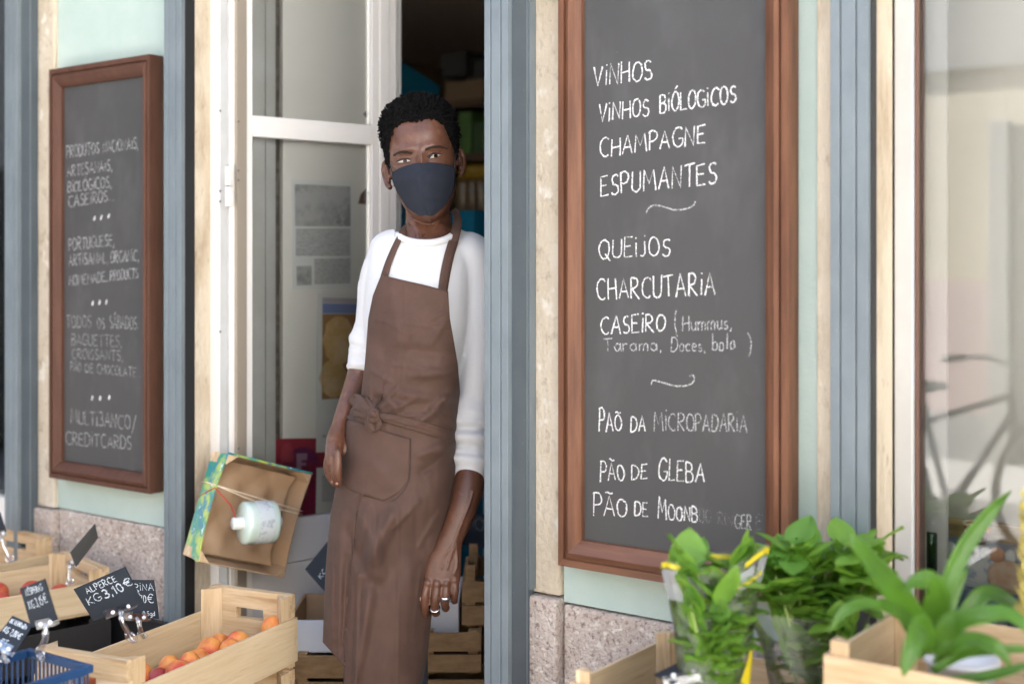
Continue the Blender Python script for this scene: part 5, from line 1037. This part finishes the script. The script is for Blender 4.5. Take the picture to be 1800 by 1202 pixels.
def foldz(px, py):
    s = 0
    for (x0, y0, x1, y1, w, a) in FOLDS:
        dx, dy = x1 - x0, y1 - y0; L2_ = dx * dx + dy * dy; t = ((px - x0) * dx + (py - y0) * dy) / L2_
        tt = min(1, max(0, t)); d2_ = (px - x0 - tt * dx) ** 2 + (py - y0 - tt * dy) ** 2
        s += 1.7 * a * math.exp(-d2_ / (w * w)) * (.35 + .65 * math.sin(math.pi * min(1, max(0, .12 + .76 * t))))
    return s
from mathutils import noise as mnoise
def apZ(px, py, lift=.012):
    z = zfront(px, py, .004) - lift - foldz(px, py)
    z -= .0035 * mnoise.noise(Vector((px / 38, py / 90, 3))) + .0014 * mnoise.noise(Vector((px / 11, py / 34, 7)))
    if py > 760: z -= .018 * min(1, (py - 760) / 300)
    return z
def top_y(u): return 483 + 29 * u
def bot_y(u): return 1128 + 44 * u / .22 if u < .22 else 1235 + 15 * u
rows = []; nv, nu = 270, 104
for u in np.linspace(0, 1, nu):
    row = []
    for v in np.linspace(0, 1, nv):
        py = top_y(u) + (bot_y(u) - top_y(u)) * v; px = lerp(eX(eL, py), eX(eR, py), u); row.append(P(px, py, apZ(px, py)))
    rows.append(row)
# sides wrap back round the hips below the waist
def wrapcol(col_u, sgn):
    out = []
    for k in range(1, 6):
        r = []
        for v in np.linspace(0, 1, nv):
            py = top_y(col_u) + (bot_y(col_u) - top_y(col_u)) * v; px = lerp(eX(eL, py), eX(eR, py), col_u); z0 = apZ(px, py)
            w = min(1, max(0, (py - 690) / 60)); r.append(P(px - sgn * (.9 * k * k * .25) * w, py, z0 + .013 * k * w + .0008 * k * (1 - w)))
        out.append(r)
    return out
rows = wrapcol(0, -1)[::-1] + rows + wrapcol(1, 1)
b = MB(); b.grid(rows); ap = b.build('apron', M['apron'], man, smooth=True, solid=.002)
AB = BVHTree.FromPolygons(b.v, b.f)
# hem and bib edge stitching
def seam(pts, r, m='apron_dark', lift=.0014, nm='seam', par=ap):
    s = MB(); s.tube([P(px, py, apZ(px, py, .012 + lift)) for px, py in cat(pts, 8)], r, 6); return s.build(nm, M[m], par, smooth=True)
seam([(673, 485), (710, 494), (750, 503), (786, 513)], .0016, 'apron', .001, 'bib_hem')
# pocket
po = [(604, 736), (640, 745), (690, 762), (722, 770), (722, 800), (719, 842), (706, 866), (683, 881), (640, 868), (606, 852), (602, 800)]
b = MB(); rr_ = []
for v in np.linspace(0, 1, 24):
    row = []
    for u in np.linspace(0, 1, 24):
        yt = np.interp(u, [0, .3, .72, 1], [737, 745, 762, 770]); yb_ = np.interp(u, [0, .3, .66, .86, 1], [852, 868, 881, 866, 842]); py = lerp(yt, yb_, v); px = lerp(eX(eL, py) + 3, 721.5 - 2.5 * v, u)
        row.append(P(px, py, apZ(px, py, .0134 + .005 * math.exp(-(v / .12) ** 2) * math.exp(-((u - .15) / .3) ** 2))))
    rr_.append(row)
b.grid(rr_); b.build('pocket', M['apron'], ap, smooth=True, solid=.0016)
seam([(722, 770), (722, 800), (719, 842), (706, 866), (683, 881), (640, 868), (606, 853)], .0006, lift=.0026); seam([(606, 736), (640, 745), (690, 762), (722, 771)], .0010, lift=.0032)
b = MB(); b.loft([[P(606, 733, apZ(606, 733, .017)), P(627, 723, apZ(627, 723, .017)), P(622, 741, apZ(622, 741, .017))], [P(606, 733, apZ(606, 733, .016)), P(627, 723, apZ(627, 723, .016)), P(622, 741, apZ(622, 741, .016))]]); b.build('pocket_gap', M['apron_dark'], ap)
# waist tie, knot and loops
def band(pts, nm, lift, par=ap, m='apron', n=7):
    q = cat(pts, 8); b = MB(); R_ = []
    for i, a in enumerate(q):
        t = q[min(i + 1, len(q) - 1)] - q[max(i - 1, 0)]; L_ = math.hypot(t[0], t[1]) + 1e-6; nx, ny = -t[1] / L_, t[0] / L_; r = []
        for k in range(n):
            s = k / (n - 1) * 2 - 1; px, py = a[0] + nx * s * a[2], a[1] + ny * s * a[2]; r.append(P(px, py, apZ(px, py, .012 + lift + a[3] + .0018 * math.cos(s * 4.5))))
        R_.append(r)
    b.grid(R_); return b.build(nm, M[m], par, smooth=True, solid=.0022)
band([(664, 731, 5, .010), (690, 737, 8, .004), (725, 746, 9, .002), (765, 757, 9.5, .002), (803, 768, 9, .0)], 'waist_tie', .004)
band([(655, 730, 5, .010), (640, 716, 9, .014), (626, 706, 14, .010), (619, 712, 11, .002)], 'bow_loop', .006); band([(652, 734, 5, .012), (638, 726, 8, .012), (624, 722, 9, .004)], 'bow_loop', .004)
band([(655, 730, 5, .014), (649, 742, 8, .014), (652, 752, 7, .010), (660, 758, 2, .006)], 'tie_end', .007); band([(658, 732, 5, .014), (664, 744, 7, .011), (661, 756, 3, .006)], 'tie_end', .006)
band([(640, 700, 5, .004), (652, 716, 6, .008), (660, 728, 5, .012)], 'tie_fold', .006)
b = MB(); c = P(657, 730, apZ(657, 730, .030)); b.ball(c, (.015, .012, .017), 3, jit=.06); b.tube([c + Vector((-.012, 0, .006)), c - FV * .013 + UV * .004, c + RV * .013 - UV * .008], [.006, .008, .005], 8); kn = b.build('knot', M['apron'], ap, smooth=True)
# neck straps lying on the shirt
def strap(pts, tail, nm):
    """pts lie on shirt or neck; tail: further (px, py, half width, depth behind the last lying point)"""
    q = cat(pts, 8); R_ = []; zl = (on2(*q[-1][:2], .005) - CAM).dot(FV)
    q2 = cat([(*q[-1][:3], 0)] + list(tail), 6)[1:]; allq = [(a[0], a[1], a[2]) for a in q] + [(a[0], a[1], a[2]) for a in q2]
    for i, a in enumerate(allq):
        t = (allq[min(i + 1, len(allq) - 1)][0] - allq[max(i - 1, 0)][0], allq[min(i + 1, len(allq) - 1)][1] - allq[max(i - 1, 0)][1]); L_ = math.hypot(*t) + 1e-6; nx, ny = -t[1] / L_, t[0] / L_
        R_.append([on2(a[0] + nx * k * a[2], a[1] + ny * k * a[2], .005) if i < len(q) else P(a[0] + nx * k * a[2], a[1] + ny * k * a[2], zl + q2[i - len(q)][3]) for k in (-1, -.33, .33, 1)])
    b = MB(); b.grid(R_); return b.build(nm, M['apron'], ap, smooth=True, solid=.0025)
strap([(674, 492, 6), (682, 465, 5.5), (692, 440, 5), (701, 421, 4.8)], [(706, 411, 4.8, .008), (711, 402, 4.8, .035), (718, 394, 5, .09)], 'neck_strap')
strap([(778, 514, 8), (783, 480, 8.5), (790, 448, 8.5), (797, 425, 8.5)], [(801, 409, 8.5, .008), (804, 394, 8, .03), (803, 379, 7, .07), (796, 371, 7, .11)], 'neck_strap')

# face mask
def mk(px, py, z): x, h = hl(px, py); return (x, h, z)
rowsL = [mk(691, 308, .056), mk(693, 325, .057), mk(703, 347, .056), mk(719, 370, .070), mk(735, 381.5, .086)]
rowsC = [mk(741, 296, .112), mk(744, 318, .130), mk(747, 341, .125), mk(750, 363, .116), mk(752, 384, .100)]
rowsR = [mk(801, 298, .058), mk(802, 319, .058), mk(798, 341, .062), mk(785, 365, .072), mk(768, 382, .088)]
cL, cC, cR = cat(rowsL, 7), cat(rowsC, 7), cat(rowsR, 7)
b = MB(); R_ = []
for i in range(len(cC)):
    r = []
    for s in np.linspace(-1, 1, 41):
        E_ = cL[i] if s < 0 else cR[i]; a = abs(s); x = lerp(cC[i][0], E_[0], a); h = lerp(cC[i][1], E_[1], a) + (.0035 * math.sin(math.pi * a) if i == 0 else .0035 * math.sin(math.pi * a) * max(0, 1 - i / 8)) - .0035 * math.sin(math.pi * a) * max(0, (i - 20) / 8)
        z = E_[2] + (cC[i][2] - E_[2]) * (1 - a ** 1.45); z += .0016 * mnoise.noise(Vector((x * 60, h * 60, 1))) + .0012 * math.exp(-(a / .03) ** 2)
        r.append(Hd(x, h, z))
    R_.append(r)
b.grid(R_); fm = b.build('face_mask', M['mask'], man, smooth=True, solid=.0025)
b = MB(); b.tube([Hd(*(p + np.array([0, 0, .0018]))) for p in cC], .0011, 6); b.build('centre_seam', M['mask'], fm, smooth=True)
b = MB(); b.tube([p - HU * .003 - HF * -.0015 for p in R_[0]], .0015, 6); b.build('top_hem', M['mask'], fm, smooth=True)
b = MB(); b.tube([p + HU * .003 + HF * .0012 for p in R_[-1]], .0015, 6); b.build('bottom_hem', M['mask'], fm, smooth=True)
for (E_, ear) in ((R_[0][0], [(688, 298, ZM - .062), (683, 286, ZM - .03), (678, 280, ZM + .0)]), (R_[0][-1], [(800, 284, ZM - .055), (802, 268, ZM - .03), (806, 256, ZM + .002)])):
    b = MB(); b.tube([E_] + [P(*e) for e in ear], .0013, 6); b.build('ear_loop', M['black'], fm, smooth=True)
# legs and shoes under the apron
b = MB()
for px, dz in ((655, .02), (715, -.02)):
    limb(b, [(px + 10, 900, ZM + dz, 48, .075), (px - 4, 1080, ZM + dz, 42, .068), (px - 8, 1290, ZM + dz, 46, .062), (px - 10, 1500, ZM + dz, 42, .055), (px - 12, 1655, ZM + dz, 38, .055)], 28)
b.build('trousers', M['trouser'], man, smooth=True)
for px, dz in ((645, .02), (705, -.02)):
    c = P(px, 1655, ZM + dz); b = MB(); rr2 = []
    for t in np.linspace(0, 1, 10):
        y = lerp(.085, -.19, t); w = np.interp(t, [0, .1, .4, .7, .92, 1], [.02, .036, .038, .048, .036, .012]); hgt = np.interp(t, [0, .15, .45, .75, 1], [.085, .10, .085, .055, .03]); o = Vector((c.x, c.y, 0.005)) - FV * (-y)
        rr2.append([o + RV * (w * math.cos(q)) + UV * max(0, hgt * (.42 + .58 * math.sin(q))) for q in np.linspace(0, 2 * math.pi, 17)[:-1]])
    b.loft(rr2); b.build('shoe', M['shoe'], man, smooth=True)

# ------------------------------------------------------------------ herbs and plants at the right
def leafgrid(b, p, d, up, L, W, curl=.25, cup=.18, n=7):
    d = d.normalized(); sd_ = d.cross(up).normalized(); nn = sd_.cross(d).normalized(); rows = []
    for i in range(n + 1):
        t = i / n; w = W * .5 * (math.sin(math.pi * t ** .8) ** .75 if 0 < t < 1 else 0.02); c = p + d * (L * t) - nn * (curl * L * t * t) ; puff = .10 * L * math.sin(math.pi * t)
        rows.append([c + sd_ * (w * k) + nn * (puff * (1 - k * k) * .6 - cup * W * .3 * (1 - abs(k)) ** 2) for k in (-1, -.5, 0, .5, 1)])
    b.grid(rows)
def basil(label, px, pyb, Z, wtop, hsl, crown, sleeve_px, band=True, nleaf=130, seed=1, lean=0):
    rnd = random.Random(seed); base = P(px, pyb, Z); k = Z / F; r = thing('basil_bunch', label, 'basil', base)
    top = hsl * k; b1, b2, st = MB(), MB(), MB(); ns = 18
    for i in range(ns):
        a = rnd.uniform(0, 6.28); q = rnd.uniform(0, .3) * sleeve_px * k; e = P(px + lean, pyb - rnd.uniform(.50, .97) * crown, Z) + RV * rnd.uniform(-.5, .5) * wtop * k * .9 + FV * rnd.uniform(-.5, .5) * wtop * k * .6
        s0 = base + RV * (q * math.cos(a)) + FV * (q * math.sin(a)); mid = lerp(s0, e, .5) + RV * rnd.uniform(-.008, .008); st.tube([s0, mid, e], [.003, .0025, .0018], 6)
        for j in range(int(nleaf / ns)):
            t = rnd.uniform(.10, 1.0) ** .55; c = lerp(s0, mid, t * 2) if t < .5 else lerp(mid, e, t * 2 - 1); a2 = rnd.uniform(0, 6.28); tip = t > .85
            d = RV * math.cos(a2) + FV * math.sin(a2) + UV * rnd.uniform(-.1, 1.1); L = rnd.uniform(.038, .066) * (1.1 if tip else 1)
            inside = (c - base).z < top * 1.02
            lim = np.interp((c - base).z / k, [0, .3 * crown, .6 * crown, crown], [.26, .34, .46, .52]) * wtop * k - (.5 * L if inside else .15 * L)
            off_ = (c - base); h_ = Vector((off_.x, off_.y, 0))
            if h_.length > lim: c = base + h_ * (max(lim, .004) / h_.length) + UV * off_.z
            if inside and d.dot(h_) > 0 and h_.length > lim * .6: d = d * .35 + UV * .9
            leafgrid(b1 if rnd.random() < .6 else b2, c, d, UV + d * rnd.uniform(-.5, .5), L, L * rnd.uniform(.64, .82), rnd.uniform(-.05, .28), rnd.uniform(.2, .5))
    b1.build('foliage', M['leaf'], r, smooth=True); b2.build('inner_foliage', M['leaf2'], r, smooth=True); st.build('stems', M['stem'], r, smooth=True)
    def srow(t, n=36, g=1.0, a0=0, a1=2 * math.pi):
        w = (lerp(.30, .50, t) + .05 * max(0, t - .8) * 5) * wtop * k * g
        return [base + UV * (top * t * (1 + .05 * math.cos(a) * t + t * t * (.05 * abs(math.cos(a)) ** 3 + .025 * math.sin(3 * a + seed)))) + RV * (w * (1 + .035 * math.sin(5 * a + 4 * t + seed) + .02 * math.sin(9 * a - 7 * t)) * math.cos(a)) + FV * (w * lerp(.75, .34, t) * (1 + .05 * math.sin(4 * a + 6 * t)) * math.sin(a)) for a in np.linspace(a0, a1, n + 1)]
    sl = MB(); sl.grid([srow(t) for t in np.linspace(0, 1, 16)]); sv = sl.build('sleeve', M['film'], r, smooth=True)
    if band:
        rad = math.radians
        for (t0, t1, a0, a1, m, nm) in ((.955, .985, 180, 250, 'yellowprint', 'yellow_band'), (.95, .98, 300, 362, 'yellowprint', 'yellow_band'), (.955, .985, 10, 170, 'yellowprint', 'yellow_band'), (.76, .945, 172, 250, 'whitefilm', 'white_print'), (.82, .93, 285, 318, 'whitefilm', 'white_print'), (.80, .935, 325, 362, 'whitefilm', 'white_print')):
            pb = MB(); pb.grid([srow(t, 14, 1.012, rad(a0), rad(a1)) for t in np.linspace(t0, t1, 5)]); pb.build(nm, M[m], sv, smooth=True)
        pb = MB(); pb.grid([srow(t, 8, 1.013, rad(288 + 95 * t), rad(318 + 90 * t)) for t in np.linspace(.0, .46, 9)]); pb.build('yellow_swirl', M['yellowprint'], sv, smooth=True)
        pb = MB(); pb.grid([srow(.835 + .10 * q, 10, 1.014, rad(290 + 5 * q), rad(355)) for q in (0, .12, .24)]); pb.build('yellow_swirl', M['yellowprint'], sv, smooth=True)
    return r
basil('basil bunch in printed cellophane sleeve with yellow and white bands, before the large chalkboard', 1256, 1262, 1.95, 172, 278, 272, 110, True, 450, 3)
basil('taller leafy basil bunch rising out of its clear sleeve beside the strap leaved plant', 1430, 1262, 2.0, 205, 188, 322, 110, False, 440, 9, 12)

def orchard_crate(label, px_nl, px_nr, Zl, depth, ztop, H_, name='wooden_crate', skew=0.0):
    """thin-board crate with corner posts rising above its boards; near edge spans px_nl..px_nr parallel with the wall"""
    y = P(px_nl, 472, Zl).y; x0, x1 = X(px_nl, y), X(px_nr, y); Wd = x1 - x0
    r = thing(name, label, 'crate', ((x0 + x1) / 2, y + depth / 2, ztop - H_), None, skew); OFF.pop(r.name)
    for sy in (-1, 1):
        b = MB(); yy = sy * (depth / 2); b.box(-Wd / 2, Wd / 2, min(yy, yy - sy * .006), max(yy, yy - sy * .006), .02, H_); b.build('side_board', M['pine_x'], r, bevel=.001, world=False)
    for sx in (-1, 1):
        b = MB(); xx = sx * (Wd / 2 - .0005); b.box(min(xx, xx - sx * .006), max(xx, xx - sx * .006), -depth / 2 + .0065, depth / 2 - .0065, .02, H_); b.build('end_board', M['ply'], r, bevel=.001, world=False)
        for sy in (-1, 1):
            b = MB(); xx = sx * (Wd / 2 - .007); yy = sy * (depth / 2 - .007); a = [Vector((xx, yy, 0)), Vector((xx - sx * .028, yy, 0)), Vector((xx - sx * .022, yy - sy * .014, 0)), Vector((xx, yy - sy * .028, 0))]
            b.loft([a, [p + Vector((0, 0, H_ + .020)) for p in a]]); b.build('corner_post', M['pine_z'], r, bevel=.0015, world=False)
    b = MB(); b.box(-Wd / 2 + .008, Wd / 2 - .008, -depth / 2 + .008, depth / 2 - .008, .008, .014); b.build('bottom_board', M['ply'], r, world=False)
    return r
orchard_crate('wooden crate with proud corner posts holding the basil bunches against the wall', 1000, 1420, 2.06, .30, .785, .18)
orchard_crate('wooden crate in the lower right corner holding the strap leaved plant', 1447, 1930, 1.80, .30, .908, .16)
# table under the herb crates
tbl = thing('display_table', 'wooden display table under the herb and plant crates', 'table', (-.35, -.5, 0))
b = MB(); b.box(-1.22, .15, -.50, -.04, .585, .612); b.build('table_top', M['oldwood'], tbl, bevel=.003)
for x in (-1.18, .08):
    for y in (-.46, -.09): b = MB(); b.box(x - .02, x + .02, y - .02, y + .02, .001, .584); b.build('leg', M['oldwood'], tbl)
yy = P(1447, 472, 1.80).y - D; xx0 = X(1447, yy); pst = thing('display_stand', 'raised wooden stand carrying the plant crate', 'stand', (xx0 + .15, yy + .15, 0))
b = MB(); b.box(xx0 - .02, xx0 + .55, yy - .01, yy + .32, .716, .7445); b.build('stand_top', M['oldwood'], pst, bevel=.003)
for x in (xx0, xx0 + .50):
    for y in (yy + .01, yy + .27): b = MB(); b.box(x, x + .035, y, y + .035, .613, .7155); b.build('leg', M['oldwood'], pst)
price_tag('black slate tag with a blue chalk mark lying among the basil sleeves', [(1150, 1184), (1222, 1149), (1236, 1180), (1180, 1200)], (1.98, 2.03, 1.96, 1.92), [('5', .62, .7, .45, .2, .0016), ('O', .72, .82, .5, .2, .0016)], [(1166, 1196), (1230, 1184)], [(1190, 1200, 0), (1190, 1210, 0), (1186, 1225, 0), (1184, 1240, 0)])

# strap-leaved plant
plant = thing('potted_plant', 'bromeliad like plant with long arching strap leaves in the lower right crate', 'plant', P(1640, 1190, 1.74))
def straplf(pts, m='strap'):
    """(px, py, Z, half width px, tilt) along the leaf"""
    q = cat([(p[0], p[1], p[2] * 1.16, p[3], p[4]) for p in pts], 7); b = MB(); R_ = []; n = len(q)
    for i, a in enumerate(q):
        t_ = P(q[min(i + 1, n - 1)][0], q[min(i + 1, n - 1)][1], q[min(i + 1, n - 1)][2]) - P(q[max(i - 1, 0)][0], q[max(i - 1, 0)][1], q[max(i - 1, 0)][2]); t_.normalize()
        sd_ = t_.cross(-FV * math.cos(a[4]) + UV * math.sin(a[4]))
        sd_.normalize(); nn = sd_.cross(t_).normalized(); w = max(a[3], .4) * 1.18 * a[2] / F; c = P(a[0], a[1], a[2])
        R_.append([c + sd_ * (w * k) + nn * (.30 * w * (k * k - .5)) for k in (-1, -.66, -.33, 0, .33, .66, 1)])
    b.grid(R_); return b.build('leaf', M[m], plant, smooth=True, solid=.0012)
for L in ([(1630, 1150, 1.50, 14, 0), (1612, 1100, 1.49, 19, 0), (1574, 1040, 1.47, 19, 0), (1530, 985, 1.45, 14, .1), (1505, 955, 1.44, 9, .2), (1490, 938, 1.44, .5, .2)],
          [(1645, 1150, 1.52, 12, 0), (1652, 1080, 1.52, 14, 0), (1670, 1017, 1.52, 14, 0), (1702, 952, 1.53, 13, 0), (1746, 895, 1.54, 9, 0), (1778, 862, 1.55, .5, 0)],
          [(1628, 1150, 1.50, 9, .3), (1594, 1092, 1.48, 11, .6), (1554, 1066, 1.46, 11, .9), (1511, 1061, 1.45, 10, .9), (1480, 1078, 1.44, 7, .6), (1455, 1112, 1.44, .5, .4)],
          [(1635, 1140, 1.48, 12, .2), (1622, 1098, 1.44, 16, .4), (1606, 1128, 1.41, 14, .2), (1594, 1165, 1.40, 10, .1), (1587, 1190, 1.40, .5, 0)],
          [(1640, 1150, 1.51, 14, 0), (1641, 1090, 1.51, 20, 0), (1644, 1050, 1.49, 21, .1), (1632, 1022, 1.47, 18, .5), (1606, 1025, 1.46, 10, .9), (1590, 1040, 1.45, .5, .9)],
          [(1640, 1150, 1.49, 12, .1), (1672, 1098, 1.46, 17, .5), (1726, 1082, 1.43, 16, .8), (1770, 1078, 1.42, 13, .9), (1806, 1104, 1.41, 8, .6), (1824, 1140, 1.41, .5, .4)],
          [(1648, 1165, 1.50, 9, .2), (1672, 1134, 1.47, 12, .7), (1712, 1124, 1.46, 13, .8), (1755, 1140, 1.45, 11, .6), (1778, 1172, 1.45, .5, .4)],
          [(1655, 1150, 1.53, 10, .1), (1700, 1075, 1.55, 12, .4), (1735, 1042, 1.56, 13, .7), (1778, 1062, 1.56, 12, .7), (1810, 1112, 1.56, 6, .4), (1820, 1140, 1.56, .5, .3)],
          [(1650, 1140, 1.54, 5, 0), (1668, 1080, 1.55, 7, 0), (1686, 1030, 1.56, 6, 0), (1703, 998, 1.57, .5, 0)],
          [(1640, 1178, 1.49, 6, .5), (1690, 1150, 1.47, 8, .8), (1745, 1142, 1.46, 8, .8), (1805, 1140, 1.46, 5, .8), (1830, 1148, 1.46, .5, .7)],
          [(1660, 1196, 1.48, 6, .4), (1720, 1190, 1.46, 8, .7), (1780, 1176, 1.45, 7, .8), (1825, 1160, 1.45, .5, .8)]): straplf(L)
b = MB(); pc = P(1690, 1198, 1.84); b.lathe([(0, -.05), (.036, -.05), (.05, .028), (.053, .03), (.053, .036), (.047, .036), (.045, .02), (0, .018)], 24, Matrix.Translation(pc)); b.build('white_pot', M['whitecard'], plant, smooth=True)
# pale flower spike at the right edge
fl = thing('flower_spike', 'pale yellow flower spike cut by the right edge of the photo', 'flower', P(1812, 1150, 1.76)); b = MB(); rnd = random.Random(5)
for i in range(46):
    t = i / 46; c = P(1820 - 10 * t, 1120 - 250 * t, 1.76); a = i * 2.4; leafgrid(b, c, RV * math.cos(a) + FV * math.sin(a) + UV * .9, UV, .045 * (1.05 - .6 * t), .022, -.15, .2)
b.build('bracts', M['flower'], fl, smooth=True)
b = MB(); b.tube([P(1806, 1190, 1.78), P(1820, 1120, 1.76), P(1810, 870, 1.76)], [.005, .005, .002], 8); b.build('stalk', M['stem'], fl, smooth=True)

# ------------------------------------------------------------------ things in the right-hand window
yt = yG + .10; zt_ = .798
x0, x1 = X(1641, yt), X(1830, yt); zt1 = zat(1700, 962, yt)
tin = thing('tile_box', 'blue and white azulejo patterned box in the right-hand shop window', 'box', ((x0 + x1) / 2, yt + .04, zt_))
mz = mat('azulejo_blue', (.07, .15, .32), .3, (.38, .46, .54), 26, lo=.46, hi=.60, fine=((.04, .08, .22), 60, .55, .65)); mzl = mat('azulejo_pale', (.45, .52, .55), .3, (.16, .26, .42), 55, lo=.48, hi=.58)
b = MB(); b.box(x0, x1, yt, yt + .08, zt_ + .001, zt1); b.build('body', mz, tin, bevel=.004)
b = MB(); b.box(x0 + .012, x1 - .012, yt - .0012, yt - .0002, lerp(zt_, zt1, .62), lerp(zt_, zt1, .90)); b.build('pale_panel', mzl, tin)
b = MB(); zz_ = zt1 - .006
for i in range(9): xx = lerp(x0, x1, (i + .5) / 9); b.ball((xx, yt, zz_), (.010, .0025, .012), 2)
b.build('scalloped_border', mat('azulejo_white', (.6, .64, .66), .3), tin, smooth=True)
for i in range(4): b = MB(); xx = lerp(x0, x1, .15 + .24 * i); b.box(xx, xx + .012, yt - .0016, yt - .0004, zt_ + .02, lerp(zt_, zt1, .55)); b.build('pattern_stripe', mzl, tin)
b = MB(); ce = Wy(1772, 1015, yt - .002); b.ball(ce, (.036, .003, .030), 2); b.build('cream_medallion', mat('cream_medallion', (.6, .52, .40), .5, (.5, .3, .2), 40), tin, smooth=True)
b = MB(); ce = Wy(1753, 975, yt - .002); b.ball(ce, (.013, .003, .014), 2); b.build('peach_rosette', mat('peach_print', (.5, .26, .16), .5), tin, smooth=True)
b = MB(); wx0, wx1 = X(1643, yt + .12), X(1800, yt + .12)
bt = thing('bottle', 'dark green metal flask standing at the left end of the right-hand shop window', 'bottle', (X(1637, yt - .02), yt - .02, zt_)); cm = Matrix.Translation((X(1637, yt - .02), yt - .02, zt_)); hb_ = zat(1637, 934, yt - .02) - zt_
b.lathe([(0, .001), (.0135, .001), (.0135, hb_ * .62), (.012, hb_ * .64), (.012, hb_ * .66), (0, hb_ * .66)], 24, cm); b.build('body', mat('green_metal', (.05, .10, .075), .18, metal=.85), bt, smooth=True)
b = MB(); b.lathe([(0, hb_ * .662), (.0125, hb_ * .662), (.0125, hb_ * .985), (.011, hb_), (0, hb_)], 24, cm); b.build('cap', mat('green_metal_cap', (.07, .12, .09), .2, metal=.85), bt, smooth=True)
wb = thing('wooden_block', 'pale wooden block behind the azulejo box in the shop window', 'block', ((wx0 + wx1) / 2, yt + .15, zt_)); b = MB(); b.box(wx0, wx1, yt + .12, yt + .18, zt_ + .001, zat(1700, 922, yt + .12)); b.build('block', M['pine_x'], wb, bevel=.004)
b = MB(); b.box(wx0 + .02, wx1 - .02, yt + .119, yt + .1195, zat(1700, 960, yt + .12), zat(1700, 948, yt + .12)); b.build('dark_inlay', M['darkbox'], wb)
cpx = Wy(1757, 915, yt + .17); cb2 = thing('copper_mould', 'small copper mould glinting on top of the azulejo box', 'mould', (cpx.x, cpx.y, zt1)); b = MB()
b.lathe([(.0, .0), (.012, .0), (.020, .018), (.024, .034), (.022, .034), (.016, .012), (.0, .008)], 20, Matrix.Translation((cpx.x, yt + .04, zt1 + .001))); b.build('bowl', mat('copper', (.75, .32, .16), .18, metal=1), cb2, smooth=True)
b = MB(); b.tube([Vector((cpx.x + .024 * math.cos(a), yt + .04 + .024 * math.sin(a), zt1 + .036)) for a in np.linspace(0, 6.2832, 25)], .0022, 6, False); b.build('rim', mat('pale_rim', (.7, .66, .6), .3), cb2, smooth=True)
